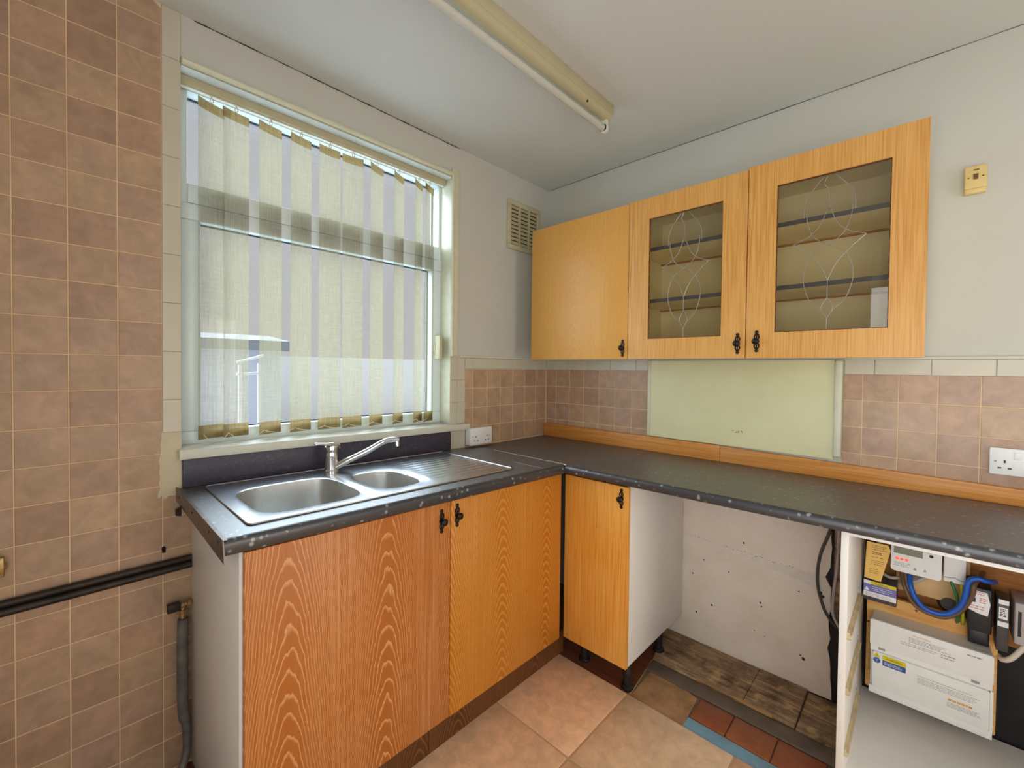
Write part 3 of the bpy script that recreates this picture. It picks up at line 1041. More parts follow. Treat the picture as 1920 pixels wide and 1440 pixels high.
# --- cream panel between the tiled stretches
pn = thing('splash_panel', (-0.006, -1.08, 0.97), 'plain cream splash panel on the wall below the glazed cupboards', 'panel')
MB().hexa([(-0.010, -1.460, 0.961), (-0.0005, -1.460, 0.961), (-0.0005, -0.700, 0.9665), (-0.010, -0.700, 0.9665),
           (-0.010, -1.460, 1.350), (-0.0005, -1.460, 1.350), (-0.0005, -0.700, 1.350), (-0.010, -0.700, 1.350)]).build('board', MT['cream_panel'], pn)
MB().box(-0.016, -0.0005, -0.6995, -0.684, 0.972, 1.350).build('edging', MT['trim_cream'], pn, bevel=0.003)
MB().box(-0.024, -0.0005, -1.486, -1.4605, 0.972, 1.350).build('edging', MT['trim_cream'], pn, bevel=0.008, seg=4)
rg = random.Random(2)
mbk = MB()
for i in range(9):
    y, zz, s = -1.115 + rg.uniform(-.02, .02), 1.03 + rg.uniform(-.006, .006), rg.uniform(.002, .005)
    mbk.add([(-0.0103, y + s * math.cos(a), zz + s * 0.6 * math.sin(a)) for a in [k * math.pi / 3 for k in range(6)]], [tuple(range(6))])
tag(mbk.build('paint_chips', MT['backboard'], pn), kind='stuff')


# --- ornate handle
def handle(parent, c, face):
    """c: centre on the door face; face 'y' (looks to -y) or 'x' (looks to -x)"""
    c = Vector(c)
    if face == 'y':
        U, N = Vector((1, 0, 0)), Vector((0, -1, 0))
    else:
        U, N = Vector((0, 1, 0)), Vector((-1, 0, 0))
    Z = Vector((0, 0, 1))
    mb = MB()
    pt = lambda u, z, n: c + U * u + Z * z + N * n

    def disc(z, r):
        mb.lathe(pt(0, z, 0), N, [(0, r), (0.003, r), (0.0045, r * 0.6)], 12)
    for s in (-1, 1):
        disc(s * 0.034, 0.0062)
        disc(s * 0.0275, 0.0048)
        path = [pt(0.0078 * math.cos(a), s * 0.0165 + 0.0105 * math.sin(a), 0.0022) for a in [k * math.pi / 7 for k in range(14)]]
        mb.tube(path, 0.0023, 6, closed=True)
        mb.tube([pt(0, s * 0.006, 0.002), pt(0, s * 0.028, 0.002)], 0.0019, 6)
    disc(0, 0.0095)
    mb.lathe(pt(0, 0, 0), N, [(0, 0.006), (0.008, 0.0045), (0.012, 0.0055), (0.015, 0.0105), (0.020, 0.0120), (0.024, 0.0095), (0.0265, 0.004)], 16)
    return mb.build('handle', MT['iron'], parent, smooth=45)


# --- sink base cupboard
sc_ = thing('sink_cupboard', (-1.2, -0.3, 0.0), 'two door ash veneer base cupboard under the sink with white side panel', 'cupboard')
MB().box(-1.812, -1.794, -0.552, -0.004, 0.012, 0.864).build('side_panel', MT['melamine'], sc_, bevel=0.001)
MB().box(-0.602, -0.584, -0.552, -0.30, 0.118, 0.848).build('side_panel', MT['melamine'], sc_)
MB().box(-1.794, -0.602, -0.552, -0.02, 0.118, 0.134).build('base_panel', MT['melamine'], sc_)
MB().box(-1.794, -0.602, -0.036, -0.02, 0.134, 0.74).build('back_panel', MT['melamine'], sc_)
mbd = MB().hexa([(-1.806, -0.572, 0.120), (-1.1985, -0.572, 0.120), (-1.1985, -0.554, 0.120), (-1.806, -0.554, 0.120),
                 (-1.806, -0.572, 0.865), (-1.1985, -0.572, 0.855), (-1.1985, -0.554, 0.855), (-1.806, -0.554, 0.865)])
d1 = mbd.build('door', MT['sink_wood_a'], sc_, origin=(-1.710, -0.56, 0.12), bevel=0.001)
mbd = MB().hexa([(-1.1955, -0.572, 0.118), (-0.586, -0.572, 0.114), (-0.586, -0.554, 0.114), (-1.1955, -0.554, 0.118),
                 (-1.1955, -0.572, 0.859), (-0.586, -0.572, 0.850), (-0.586, -0.554, 0.850), (-1.1955, -0.554, 0.859)])
d2 = mbd.build('door', MT['sink_wood_b'], sc_, origin=(-0.950, -0.56, 0.12), bevel=0.001)
handle(d1, (-1.236, -0.572, 0.797), 'y')
handle(d2, (-1.171, -0.572, 0.802), 'y')
MB().box(-1.794, -1.262, -0.545, -0.529, 0.0125, 0.116).build('plinth', MT['plinth'], sc_, origin=(-1.3, -0.54, 0.0))
MB().box(-1.260, -0.520, -0.545, -0.529, 0.0125, 0.112).build('plinth', MT['plinth'], sc_, origin=(-0.72, -0.54, 0.0))

# --- corner base cupboard on legs
cc = thing('corner_cupboard', (-0.3, -0.73, 0.0), 'single door oak base cupboard in the corner standing on black plastic legs', 'cupboard')
d3 = MB().box(-0.562, -0.544, -0.8825, -0.576, 0.112, 0.838).build('door', MT['oak_base'], cc, origin=(-0.55, -0.73, 0.1), bevel=0.001)
handle(d3, (-0.562, -0.853, 0.790), 'x')
MB().box(-0.542, -0.016, -0.882, -0.866, 0.114, 0.846).build('side_panel', MT['melamine'], cc, bevel=0.001)
MB().box(-0.542, -0.016, -0.866, -0.58, 0.114, 0.130).build('base_panel', MT['melamine'], cc)
MB().box(-0.542, -0.526, -0.600, -0.58, 0.130, 0.846).build('front_stile', MT['darkgrey'], cc)
for x, y in ((-0.507, -0.862), (-0.207, -0.855), (-0.487, -0.640), (-0.207, -0.640)):
    zb = 0.0145 if x > -0.276 else 0.003
    MB().lathe((x, y, zb), (0, 0, 1), [(0, 0.024), (0.006, 0.026), (0.012, 0.024), (0.016, 0.017), (0.055, 0.016), (0.058, 0.019), (0.075, 0.019), (0.080, 0.017), (0.1138 - zb, 0.018)], 16).build('leg', MT['black'], cc, smooth=40)

# --- empty drawer carcass round the meters
du = thing('drawer_carcass', (-0.3, -1.86, 0.0), 'white drawer unit without drawers, housing the meter and fuse box', 'drawer unit')
MB().box(-0.556, -0.022, -1.568, -1.550, 0.0, 0.853).build('side_panel', MT['melamine'], du, bevel=0.001)
MB().box(-0.556, -0.022, -2.168, -2.150, 0.0125, 0.853).build('side_panel', MT['melamine'], du)
MB().box(-0.556, -0.022, -2.150, -1.568, 0.109, 0.125).build('base_panel', MT['melamine'], du)
MB().box(-0.556, -0.470, -2.150, -1.568, 0.841, 0.853).build('top_rail', MT['melamine'], du)
for zz in (0.556, 0.396, 0.218):
    MB().box(-0.552, -0.245, -1.5745, -1.5682, zz - 0.005, zz + 0.005).box(-0.552, -0.245, -1.5795, -1.5745, zz - 0.005, zz - 0.002).build('drawer_runner', MT['runner'], du)
    MB().lathe((-0.548, -1.5682, zz - 0.010), (0, -1, 0), [(0, .007), (.008, .007), (.010, .004)], 10).build('runner_wheel', MT['runner'], du)
for x, zz in ((-0.24, 0.575), (-0.25, 0.415), (-0.25, 0.236)):
    MB().lathe((x, -1.5682, zz), (0, -1, 0), [(0, .003), (.0006, .003)], 8).build('screw_hole', MT['mould'], du)

# --- wall cupboards
CF, CZ0, CZ1 = -0.320, 1.352, 2.055


def carcass(t, y0, y1, shelves=True):
    """open box behind the door, y0 > y1"""
    MB().box(CF + 0.019, -0.0125, y0 - 0.016, y0 - 0.0005, CZ0 + 0.012, CZ1 - 0.012).build('side_panel', MT['cab_inner'], t)
    MB().box(CF + 0.019, -0.0125, y1 + 0.0005, y1 + 0.016, CZ0 + 0.012, CZ1 - 0.012).build('side_panel', MT['cab_inner'], t)
    MB().box(CF + 0.019, -0.0125, y1 + 0.016, y0 - 0.016, CZ1 - 0.028, CZ1 - 0.012).build('top_panel', MT['cab_inner'], t)
    MB().box(CF + 0.019, -0.0125, y1 + 0.016, y0 - 0.016, CZ0 + 0.012, CZ0 + 0.028).build('bottom_panel', MT['cab_inner'], t)
    MB().box(-0.017, -0.0125, y1 + 0.016, y0 - 0.016, CZ0 + 0.028, CZ1 - 0.028).build('back_panel', MT['cab_inner'], t)
    if shelves:
        for zz in (1.600, 1.828):
            s = MB().box(CF + 0.032, -0.030, y1 + 0.0165, y0 - 0.0165, zz, zz + 0.016).build('shelf', MT['cab_inner'], t)
            MB().box(CF + 0.0305, CF + 0.032, y1 + 0.0165, y0 - 0.0165, zz, zz + 0.016).build('shelf_edge_shade', MT['darkgrey'], s)  # dark strip paints the shade on the shelf's front edge
            MB().box(-0.030, -0.0172, y1 + 0.0165, y0 - 0.0165, zz - 0.006, zz + 0.006).build('shelf_batten', MT['backboard'], s)


LEAD = [
    [(-.205, .785), (-.19, .70), (-.13, .608), (0, .547), (.15, .486), (.222, .354), (.17, .21), (.063, .133)],
    [(.226, .746), (.225, .80), (.20, .87), (.08, .965), (.045, .985)],
    [(.01, .785), (.073, .685), (.17, .62), (.32, .58)],
    [(.32, .58), (.17, .497), (.06, .41), (.0, .32)],
    [(0, .21), (.045, .165), (.05, .13), (.0, .077)],
]


def lead_strips(door, yc, w, z0, h, x, r):
    k = 0
    for cv in LEAD:
        for s in (-1, 1):
            path = spline([(x, yc - s * u * w, z0 + v * h) for u, v in cv], 6)
            MB().tube(path, r, 6).build('lead_strip', MT['lead'], door, smooth=60)
    for a, b in ((0.0, .077), (.21, .32), (.785, .90)):
        MB().tube([(x, yc, z0 + a * h), (x, yc, z0 + b * h)], r, 6).build('lead_strip', MT['lead'], door, smooth=60)
    path = spline([(x, yc, z0 + .90 * h), (x, yc + .045 * w, z0 + .94 * h), (x, yc + .02 * w, z0 + .985 * h)], 5)
    MB().tube(path, r, 6).build('lead_strip', MT['lead'], door, smooth=60)


def frame_door(t, y0, y1, gy0, gy1, gz0, gz1, z1=CZ1):
    mb = MB()
    x0, x1 = CF, CF + 0.018
    out = [(y0, CZ0), (y1, CZ0), (y1, z1), (y0, z1)]
    inn = [(gy0, gz0), (gy1, gz0), (gy1, gz1), (gy0, gz1)]
    loops = [[(x0, a, b) for a, b in out], [(x1, a, b) for a, b in out], [(x1, a, b) for a, b in inn], [(x0, a, b) for a, b in inn], [(x0, a, b) for a, b in out]]
    mb.loft(loops)
    d = mb.build('door', MT['oak'], t, origin=(CF, (y0 + y1) / 2, CZ0))
    bm = bmesh.new()
    bm.from_mesh(d.data)
    bmesh.ops.remove_doubles(bm, verts=bm.verts, dist=1e-5)
    bmesh.ops.recalc_face_normals(bm, faces=bm.faces)
    bm.to_mesh(d.data)
    bm.free()
    MB().box(CF + 0.009, CF + 0.013, gy1 + 0.0005, gy0 - 0.0005, gz0 + 0.0005, gz1 - 0.0005).build('pane', MT['cabglass'], d)
    fr_ = MB()
    for a, b, c, e in ((gy1, gy0, gz0, gz0 + 0.003), (gy1, gy0, gz1 - 0.003, gz1), (gy1, gy1 + 0.003, gz0, gz1), (gy0 - 0.003, gy0, gz0, gz1)):
        fr_.box(CF + 0.005, CF + 0.009, a, b, c, e)
    fr_.build('glazing_bead', MT['plinth'], d)
    return d


w1 = thing('wall_cupboard', (-0.16, -0.44, CZ0), 'solid oak door wall cupboard nearest the corner', 'cupboard')
carcass(w1, -0.152, -0.733, False)
dd = MB().box(CF, CF + 0.018, -0.7335, -0.152, CZ0, CZ1 - 0.003).build('door', MT['oak_door'], w1, origin=(CF, -0.44, CZ0), bevel=0.001)
handle(dd, (CF, -0.711, 1.402), 'x')
w2 = thing('wall_cupboard', (-0.16, -0.98, CZ0), 'middle wall cupboard with leaded glass door, lead pattern clearly seen', 'cupboard')
carcass(w2, -0.7355, -1.2225)
dd = frame_door(w2, -0.7365, -1.2225, -0.830, -1.135, 1.439, 1.965, 2.056)
lead_strips(dd, -0.984, 0.305, 1.439, 0.526, CF + 0.0075, 0.0017)
handle(dd, (CF, -1.197, 1.408), 'x')
w3 = thing('wall_cupboard', (-0.16, -1.47, CZ0), 'rightmost wall cupboard with leaded glass door, next to bare wall', 'cupboard')
carcass(w3, -1.2245, -1.7105)
dd = frame_door(w3, -1.2255, -1.712, -1.318, -1.628, 1.445, 1.972, 2.063)
lead_strips(dd, -1.470, 0.310, 1.445, 0.527, CF + 0.0085, 0.0012)
handle(dd, (CF, -1.262, 1.414), 'x')

# --- sink
sk = thing('kitchen_sink', (-1.3, -0.27, 0.91), 'stainless steel sink with one and half bowls and ribbed drainer', 'sink')
NS = 48


def sup(cx, cy, rx, ry, n, k):
    a = 2 * math.pi * k / NS
    ca, sa = math.cos(a), math.sin(a)
    return cx + rx * abs(ca) ** (2 / n) * (1 if ca >= 0 else -1), cy + ry * abs(sa) ** (2 / n) * (1 if sa >= 0 else -1)


def on_rect(cx, cy, x0, x1, y0, y1, px, py):
    dx, dy = px - cx, py - cy
    t = 1e9
    if dx > 1e-9:
        t = min(t, (x1 - cx) / dx)
    if dx < -1e-9:
        t = min(t, (x0 - cx) / dx)
    if dy > 1e-9:
        t = min(t, (y1 - cy) / dy)
    if dy < -1e-9:
        t = min(t, (y0 - cy) / dy)
    return cx + dx * t, cy + dy * t


def bowl_region(x0, x1, y0, y1, cx, cy, rx, ry, n, deep):
    dz = 0.0035
    lp = []
    rim = [sup(cx, cy, rx, ry, n, k) for k in range(NS)]
    rect = [on_rect(cx, cy, x0, x1, y0, y1, *p) for p in rim]
    # make the four rectangle corners exact
    for c_ in ((x0, y0), (x1, y0), (x1, y1), (x0, y1)):
        i = min(range(NS), key=lambda k: (rect[k][0] - c_[0]) ** 2 + (rect[k][1] - c_[1]) ** 2)
        rect[i] = c_
    deck = MB()
    o1 = [sup(cx, cy, rx + 0.022, ry + 0.018, n, k) for k in range(NS)]
    o1 = [(min(max(p[0], x0 + 0.001), x1 - 0.001), min(max(p[1], y0 + 0.001), y1 - 0.001)) for p in o1]
    o2 = [sup(cx, cy, rx + 0.010, ry + 0.009, n, k) for k in range(NS)]
    o3 = [sup(cx, cy, rx + 0.003, ry + 0.003, n, k) for k in range(NS)]
    L_ = lambda pts, off: [(x, y, zt(x) + off) for x, y in pts]
    deck.loft([L_(rect, dz), L_(o1, dz), L_(o2, dz - 0.0022), L_(o3, dz - 0.0026), L_(rim, dz - 0.0045)])
    bowl = MB()
    loops = [L_(rim, dz - 0.0045)]
    for s, d in ((0.985, 0.02), (0.97, 0.06), (0.95, 0.11), (0.92, 0.135), (0.85, 0.148), (0.70, 0.153), (0.30, 0.156), (0.16, 0.158)):
        loops.append(L_([(cx + (x - cx) * s, cy + (y - cy) * s) for x, y in rim], dz - 0.0045 - d * deep))
    bowl.loft(loops, False, True)
    return deck, bowl


dk, bw = bowl_region(-1.780, -1.407, -0.512, -0.036, -1.585, -0.303, 0.152, 0.158, 4.2, 1.0)
dk.build('deck', MT['steel'], sk, smooth=30, fix=True)
b1 = bw.build('bowl', MT['steel_bowl'], sk, smooth=60)
dk, bw = bowl_region(-1.407, -1.170, -0.512, -0.036, -1.295, -0.320, 0.090, 0.128, 3.2, 0.7)
dk.build('deck', MT['steel'], sk, smooth=30)
b2 = bw.build('bowl', MT['steel_bowl'], sk, smooth=60)
for cx, cy, dp, b in ((-1.585, -0.303, 0.158, b1), (-1.295, -0.320, 0.111, b2)):
    zc = zt(cx) - 0.001 - dp
    MB().lathe((cx, cy, zc), (0, 0, 1), [(0, .036), (.003, .036), (.003, .028), (.001, .024), (.001, .001)], 20).build('drain', MT['chrome'], b, smooth=40)
# ribbed drainer
mb = MB()
x0, x1, y0, y1 = -1.170, -0.832, -0.512, -0.036
prof = [(y0, 0.0035)]
ng = 10
ya, yb = -0.455, -0.100
st = (yb - ya) / ng
for i in range(ng):
    b_ = ya + i * st
    prof += [(b_, 0.0030), (b_ + st * 0.22, 0.0046), (b_ + st * 0.38, 0.0046), (b_ + st * 0.60, 0.0022), (b_ + st * 0.9, 0.0022)]
prof += [(yb, 0.0030), (y1, 0.0035)]
cols = []
for x, amp in ((x0, 0), (x0 + 0.025, 0.0), (x0 + 0.05, 1), (x1 - 0.055, 1), (x1 - 0.03, 0), (x1, 0)):
    cols.append([(x, y, zt(x) + 0.0035 + (h - 0.0035) * amp) for y, h in prof])
vs = [p for c_ in cols for p in c_]
n_ = len(prof)
fs = [(i * n_ + k, i * n_ + k + 1, (i + 1) * n_ + k + 1, (i + 1) * n_ + k) for i in range(len(cols) - 1) for k in range(n_ - 1)]
mb.add(vs, fs)
dr_ = mb.build('drainer', MT['steel'], sk, smooth=35)
rim = []
for (x, y) in ((-1.772, -0.513), (-0.842, -0.513), (-0.834, -0.509), (-0.831, -0.500), (-0.831, -0.048), (-0.834, -0.039), (-0.842, -0.035), (-1.772, -0.035), (-1.779, -0.039), (-1.782, -0.048), (-1.782, -0.500), (-1.779, -0.509)):
    rim.append((x, y, zt(x) + 0.0028))
MB().tube(rim, 0.0030, 8, closed=True).build('rolled_edge', MT['steel'], sk, smooth=60)

# --- mixer tap
tp = thing('mixer_tap', (-1.395, -0.095, zt(-1.395) + 0.0036), 'chrome single lever mixer tap standing on the sink deck', 'tap')
zb = zt(-1.395) + 0.0037
MB().lathe((-1.395, -0.095, zb), (0, 0, 1), [(0, .027), (.006, .027), (.009, .0245), (.055, .0245), (.057, .0255), (.066, .0255), (.068, .0245), (.075, .0245)], 24).build('body', MT['chrome'], tp, smooth=35)
MB().lathe((-1.395, -0.095, zb + 0.0755), (0, 0, 1), [(0, .0245), (.012, .026), (.020, .0245), (.025, .017), (.0265, .004)], 24).build('cartridge_cap', MT['chrome'], tp, smooth=45)
lv = MB()
lpth = [(-1.362, -0.090, zb + 0.092), (-1.39, -0.095, zb + 0.104), (-1.42, -0.100, zb + 0.108), (-1.462, -0.106, zb + 0.114)]
lp = []
for (x, y, zz), w, h in zip(lpth, (.012, .018, .011, .009), (.010, .008, .005, .004)):
    lp.append([(x, y - w, zz - h), (x, y + w, zz - h), (x, y + w * .9, zz + h * .6), (x, y, zz + h), (x, y - w * .9, zz + h * .6)])
lv.loft(lp, True, True)
lv.build('lever', MT['chrome'], tp, bevel=0.0015)
spp = spline([(-1.382, -0.108, zb + 0.020), (-1.34, -0.135, zb + 0.044), (-1.285, -0.165, zb + 0.073), (-1.235, -0.190, zb + 0.104), (-1.205, -0.203, zb + 0.113), (-1.178, -0.214, zb + 0.110)], 6)
spo = MB().tube(spp, [0.0125 - 0.0025 * i / (len(spp) - 1) for i in range(len(spp))], 14).build('spout', MT['chrome'], tp, smooth=50)
MB().lathe((-1.186, -0.211, zb + 0.106), (0.1, -0.05, -1), [(0, .010), (.012, .0105), (.020, .0105), (.0205, .008)], 14).build('aerator', MT['chrome'], spo, smooth=40)

# --- vertical blind
bl = thing('vertical_blind', (-1.29, 0.05, 1.04), 'cream vertical blind with part turned sheer slats hanging in the window', 'blind')
MB().box(-1.832, -0.764, 0.040, 0.078, 2.219, 2.2455).build('head_rail', MT['rail'], bl, bevel=0.002)
MB().box(-1.830, -0.766, 0.052, 0.066, 2.2145, 2.2185).build('track_slot', MT['gloss_white'], bl)
SX = [-1.743, -1.670, -1.559, -1.450, -1.338, -1.239, -1.128, -1.016, -0.908, -0.846]
SA = [23, 15, 17, 16, 4, -7, 24, 30, 33, 28]
SB = [20, 18, 20, 14, -4, 2, 22, 28, 28, 26]
HW = 0.0445
for i, (x, a, b) in enumerate(zip(SX, SA, SB)):
    ztop, zbot = 2.196, 1.052 - 0.014 * i / 9
    nz = 14
    vs, fs, hv, hf = [], [], [], []
    nw = 7

    def pt(u, t, off=0.0):
        an = math.radians(a + (b - a) * (1 - t))
        curl = 0.004 * (1 - (2 * u) ** 2)
        c_, s_ = math.cos(an), math.sin(an)
        return (x + c_ * u * 2 * HW - s_ * (curl + off), 0.059 + s_ * u * 2 * HW + c_ * (curl + off), zbot + (ztop - zbot) * t)
    for k in range(nz + 1):
        for w in range(nw):
            vs.append(pt(w / (nw - 1) - 0.5, k / nz))
    for k in range(nz):
        for w in range(nw - 1):
            fs.append((k * nw + w, k * nw + w + 1, (k + 1) * nw + w + 1, (k + 1) * nw + w))
    s_ = MB().add(vs, fs).build('slat', MT['slat'], bl, smooth=60)
    for t0, t1 in ((0.972, 1.001), (-0.001, 0.040)):
        vv = [pt(w / (nw - 1) - 0.5, t, 0.0006) for t in (t0, t1) for w in range(nw)]
        MB().add(vv, [(w, w + 1, nw + w + 1, nw + w) for w in range(nw - 1)]).build('hem', MT['slat_hem'], s_, smooth=60)
    MB().tube([(x, 0.059, 2.2145), (x, 0.059, 2.206)], 0.003, 8).tube([(x + 0.005 * math.cos(q), 0.059, 2.2015 + 0.006 * math.sin(q)) for q in [k * math.pi / 6 for k in range(12)]], 0.0016, 6, closed=True).build('carrier_hook', MT['gloss_white'], bl, smooth=50)
for i in range(len(SX) - 1):
    x0, x1 = SX[i] - 0.03, SX[i + 1] - 0.03
    sag = 0.028 if i < 2 else 0.012
    pts = [(x0 + (x1 - x0) * t, 0.028, 1.070 - 0.0016 * i - sag * 4 * t * (1 - t)) for t in [k / 8 for k in range(9)]]
    MB().tube(pts, 0.0011, 5).build('bead_chain', MT['gloss_white'], bl, smooth=60)

# --- fluorescent batten on the ceiling
fl = thing('ceiling_batten_light', (-1.12, -0.727, H), 'cream fluorescent batten light with unlit tube on the ceiling', 'ceiling light')
MB().box(-1.76, -0.498, -0.752, -0.702, 2.367, H - 0.0003).build('spine', MT['batten'], fl, bevel=0.002)
pr = []
for x in (-1.758, -0.505):
    pr.append([(x, -0.727 + 0.0235 * math.cos(q), 2.3665 + 0.024 * math.sin(q)) for q in [math.pi + k * math.pi / 10 for k in range(11)]])
cov = MB().loft(pr, True, True).build('gear_cover', MT['batten'], fl, smooth=40)
for x in (-1.35, -0.68):
    MB().lathe((x, -0.727 - 0.017, 2.3485), (0, -0.7, -0.7), [(0, .005), (.002, .0045), (.0025, .001)], 10).build('screw', MT['mould'], cov)
MB().tube([(-1.725, -0.722, 2.312), (-0.535, -0.722, 2.312)], 0.0130, 16).build('tube', MT['tube'], fl, smooth=50)
for x in (-1.74, -0.522):
    MB().box(x - 0.008, x + 0.008, -0.738, -0.706, 2.300, 2.366).lathe((x - 0.008, -0.722, 2.312), (1, 0, 0), [(0, .018), (.016, .018)], 14).build('lamp_holder', MT['gloss_white'], fl, bevel=0.0015)

# --- wall vent
vt = thing('wall_vent', (-0.22, -0.004, 2.12), 'yellowed plastic louvre vent on the wall in the corner', 'vent')
VX0, VX1, VZ0, VZ1 = -0.365, -0.090, 1.983, 2.258
frame_rect(VX0, VX1, VZ0, VZ1, 0.026, -0.012, 0.003).build('frame', MT['vent'], vt, bevel=0.003)
MB().box(VX0 + 0.02, VX1 - 0.02, 0.0005, 0.003, VZ0 + 0.02, VZ1 - 0.02).build('backing', MT['brown_cable'], vt)
cw = (VX1 - VX0 - 0.052 - 0.024) / 3
for c_ in range(3):
    xa = VX0 + 0.026 + c_ * (cw + 0.012)
    if c_:
        MB().box(xa - 0.012, xa, -0.010, 0.0005, VZ0 + 0.026, VZ1 - 0.026).build('bar', MT['vent'], vt)
    for k in range(10):
        zz = VZ0 + 0.028 + k * 0.0222
        MB().hexa([(xa, -0.010, zz), (xa + cw, -0.010, zz), (xa + cw, -0.0085, zz), (xa, -0.0085, zz),
                   (xa, -0.0015, zz + 0.019), (xa + cw, -0.0015, zz + 0.019), (xa + cw, 0.0, zz + 0.019), (xa, 0.0, zz + 0.019)]).build('louvre', MT['vent'], vt)


# --- sockets and switch
def pin_holes(parent, base, U, N, u0, z0):
    c = lambda u, zz: Vector(base) + Vector(U) * u + Vector((0, 0, zz))

    def slot(u, zz, w, h):
        p = c(u, zz)
        a = [p + Vector(U) * sx * w / 2 + Vector((0, 0, sz * h / 2)) for sx, sz in ((-1, -1), (1, -1), (1, 1), (-1, 1))]
        MB().prism([tuple(q) for q in a], tuple(Vector(N) * 0.0006)).build('pin_hole', MT['black'], parent)
    slot(u0, z0 + 0.011, 0.0045, 0.009)
    slot(u0 - 0.011, z0 - 0.010, 0.008, 0.0045)
    slot(u0 + 0.011, z0 - 0.010, 0.008, 0.0045)


so = thing('double_socket', (-0.58, -0.02, 0.905), 'white double socket on a raised box beside the window sill', 'socket')
SXL, SXR, SZ0, SZ1 = -0.655, -0.505, 0.904, 0.990
MB().box(SXL, SXR, -0.033, -0.0006, SZ0, SZ1).build('back_box', MT['socket'], so, bevel=0.003)
fp = MB().box(SXL - 0.001, SXR + 0.001, -0.042, -0.0335, SZ0 - 0.001, SZ1 + 0.001).build('face_plate', MT['socket'], so, bevel=0.003)
for u in (-0.617, -0.541):
    pin_holes(fp, (0, -0.0421, 0), (1, 0, 0), (0, -1, 0), u, 0.935)
for u in (-0.596, -0.566):
    MB().box(u - 0.006, u + 0.006, -0.0455, -0.0421, 0.963, 0.980).build('rocker', MT['socket'], fp, bevel=0.001)
for u in (-0.638, -0.523):
    MB().lathe((u, -0.0421, 0.947), (0, -1, 0), [(0, .003), (.0008, .0025)], 10).build('screw', MT['grey_ink'], fp)

so2 = thing('double_socket', (-0.008, -1.945, 0.977), 'white flush double socket on tiles at the right edge', 'socket')
fp = MB().box(-0.011, -0.0006, -2.018, -1.872, 0.979, 1.066).build('face_plate', MT['socket'], so2, bevel=0.003)
for u in (-1.905, -1.985):
    pin_holes(fp, (-0.0111, 0, 0), (0, 1, 0), (-1, 0, 0), u, 1.012)
for u in (-1.932, -1.958):
    MB().box(-0.0145, -0.0111, u - 0.008, u + 0.008, 1.033, 1.056).build('rocker', MT['socket'], fp, bevel=0.001)
for u in (-1.885, -2.005):
    MB().lathe((-0.0111, u, 1.0225), (-1, 0, 0), [(0, .003), (.0008, .0025)], 10).build('screw', MT['grey_ink'], fp)

sw = thing('wall_switch', (-0.015, -1.82, 1.905), 'yellowed plastic switch high on bare wall right of the cupboards', 'switch')
MB().box(-0.022, 0.0035, -1.846, -1.797, 1.899, 1.984).build('back_box', MT['old_plastic'], sw, bevel=0.003)
fp = MB().box(-0.030, -0.0225, -1.847, -1.796, 1.912, 1.985).build('face_plate', MT['old_plastic'], sw, bevel=0.003)
MB().hexa([(-0.0345, -1.8265, 1.940), (-0.0305, -1.8265, 1.940), (-0.0305, -1.8165, 1.940), (-0.0345, -1.8165, 1.940),
           (-0.032, -1.8275, 1.958), (-0.0302, -1.8275, 1.958), (-0.0302, -1.8155, 1.958), (-0.032, -1.8155, 1.958)]).build('rocker', MT['brown_cable'], fp)
for u in (-1.838, -1.805):
    MB().lathe((-0.0301, u, 1.948), (-1, 0, 0), [(0, .0024), (.0006, .002)], 10).build('screw', MT['mould'], fp)
MB().box(-0.0306, -0.0300, -1.829, -1.816, 1.969, 1.973).build('print', MT['brown_cable'], fp)

# --- pipes on the tiled wall
tag(MB().tube([(XL, -0.0118, 0.6825), (-1.813, -0.0118, 0.6825)], 0.0098, 12).build('wall_pipe', MT['pipe'], smooth=50), 'upper of two dark pipes along the tiled wall left of cupboard', 'pipe')
tag(MB().tube([(XL, -0.0128, 0.6605), (-1.813, -0.0128, 0.6605)], 0.0110, 12).build('wall_pipe', MT['pipe'], smooth=50), 'lower, slightly thicker of two dark pipes along the tiled wall', 'pipe')
vv = thing('stop_valve', (-1.845, -0.03, 0.53), 'tarnished brass stop valve with dark handle on a stub by the cupboard side', 'valve')
MB().box(-1.878, -1.846, -0.040, -0.018, 0.530, 0.556).build('valve_handle', MT['pipe'], vv, bevel=0.003)
MB().lathe((-1.847, -0.029, 0.543), (1, 0, 0), [(0, .007), (.004, .010), (.012, .010), (.014, .007), (.018, .007), (.020, .011), (.027, .011), (.0335, .007)], 12).lathe((-1.838, -0.029, 0.540), (0, 0, -1), [(0, .006), (.012, .006), (.013, .011), (.030, .011), (.032, .008), (.040, .008)], 10).build('valve_body', MT['brass'], vv, smooth=35)
wp = spline([(-1.838, -0.029, 0.499), (-1.840, -0.029, 0.40), (-1.8395, -0.029, 0.28), (-1.838, -0.029, 0.20), (-1.832, -0.031, 0.16), (-1.829, -0.034, 0.12), (-1.832, -0.042, 0.075), (-1.850, -0.058, 0.035), (-1.90, -0.085, 0.020), (-1.97, -0.12, 0.018)], 6)
tag(MB().tube(wp, [0.0145 if p.z > 0.17 else 0.0115 for p in wp], 12).build('lead_pipe', MT['lead_pipe'], smooth=50), 'grey upright water pipe bending away at floor beside sink cupboard', 'pipe')
tag(MB().lathe((-2.212, -0.0005, 0.780), (0, -1, 0), [(0, .012), (.004, .012), (.005, .008), (.012, .008), (.013, .013), (.022, .013), (.026, .006)], 12).box(-2.222, -2.204, -0.026, -0.010, 0.757, 0.806).build('brass_fitting', MT['brass'], bevel=0.0015), 'small brass fitting on tiles at far left above the pipes', 'fitting')
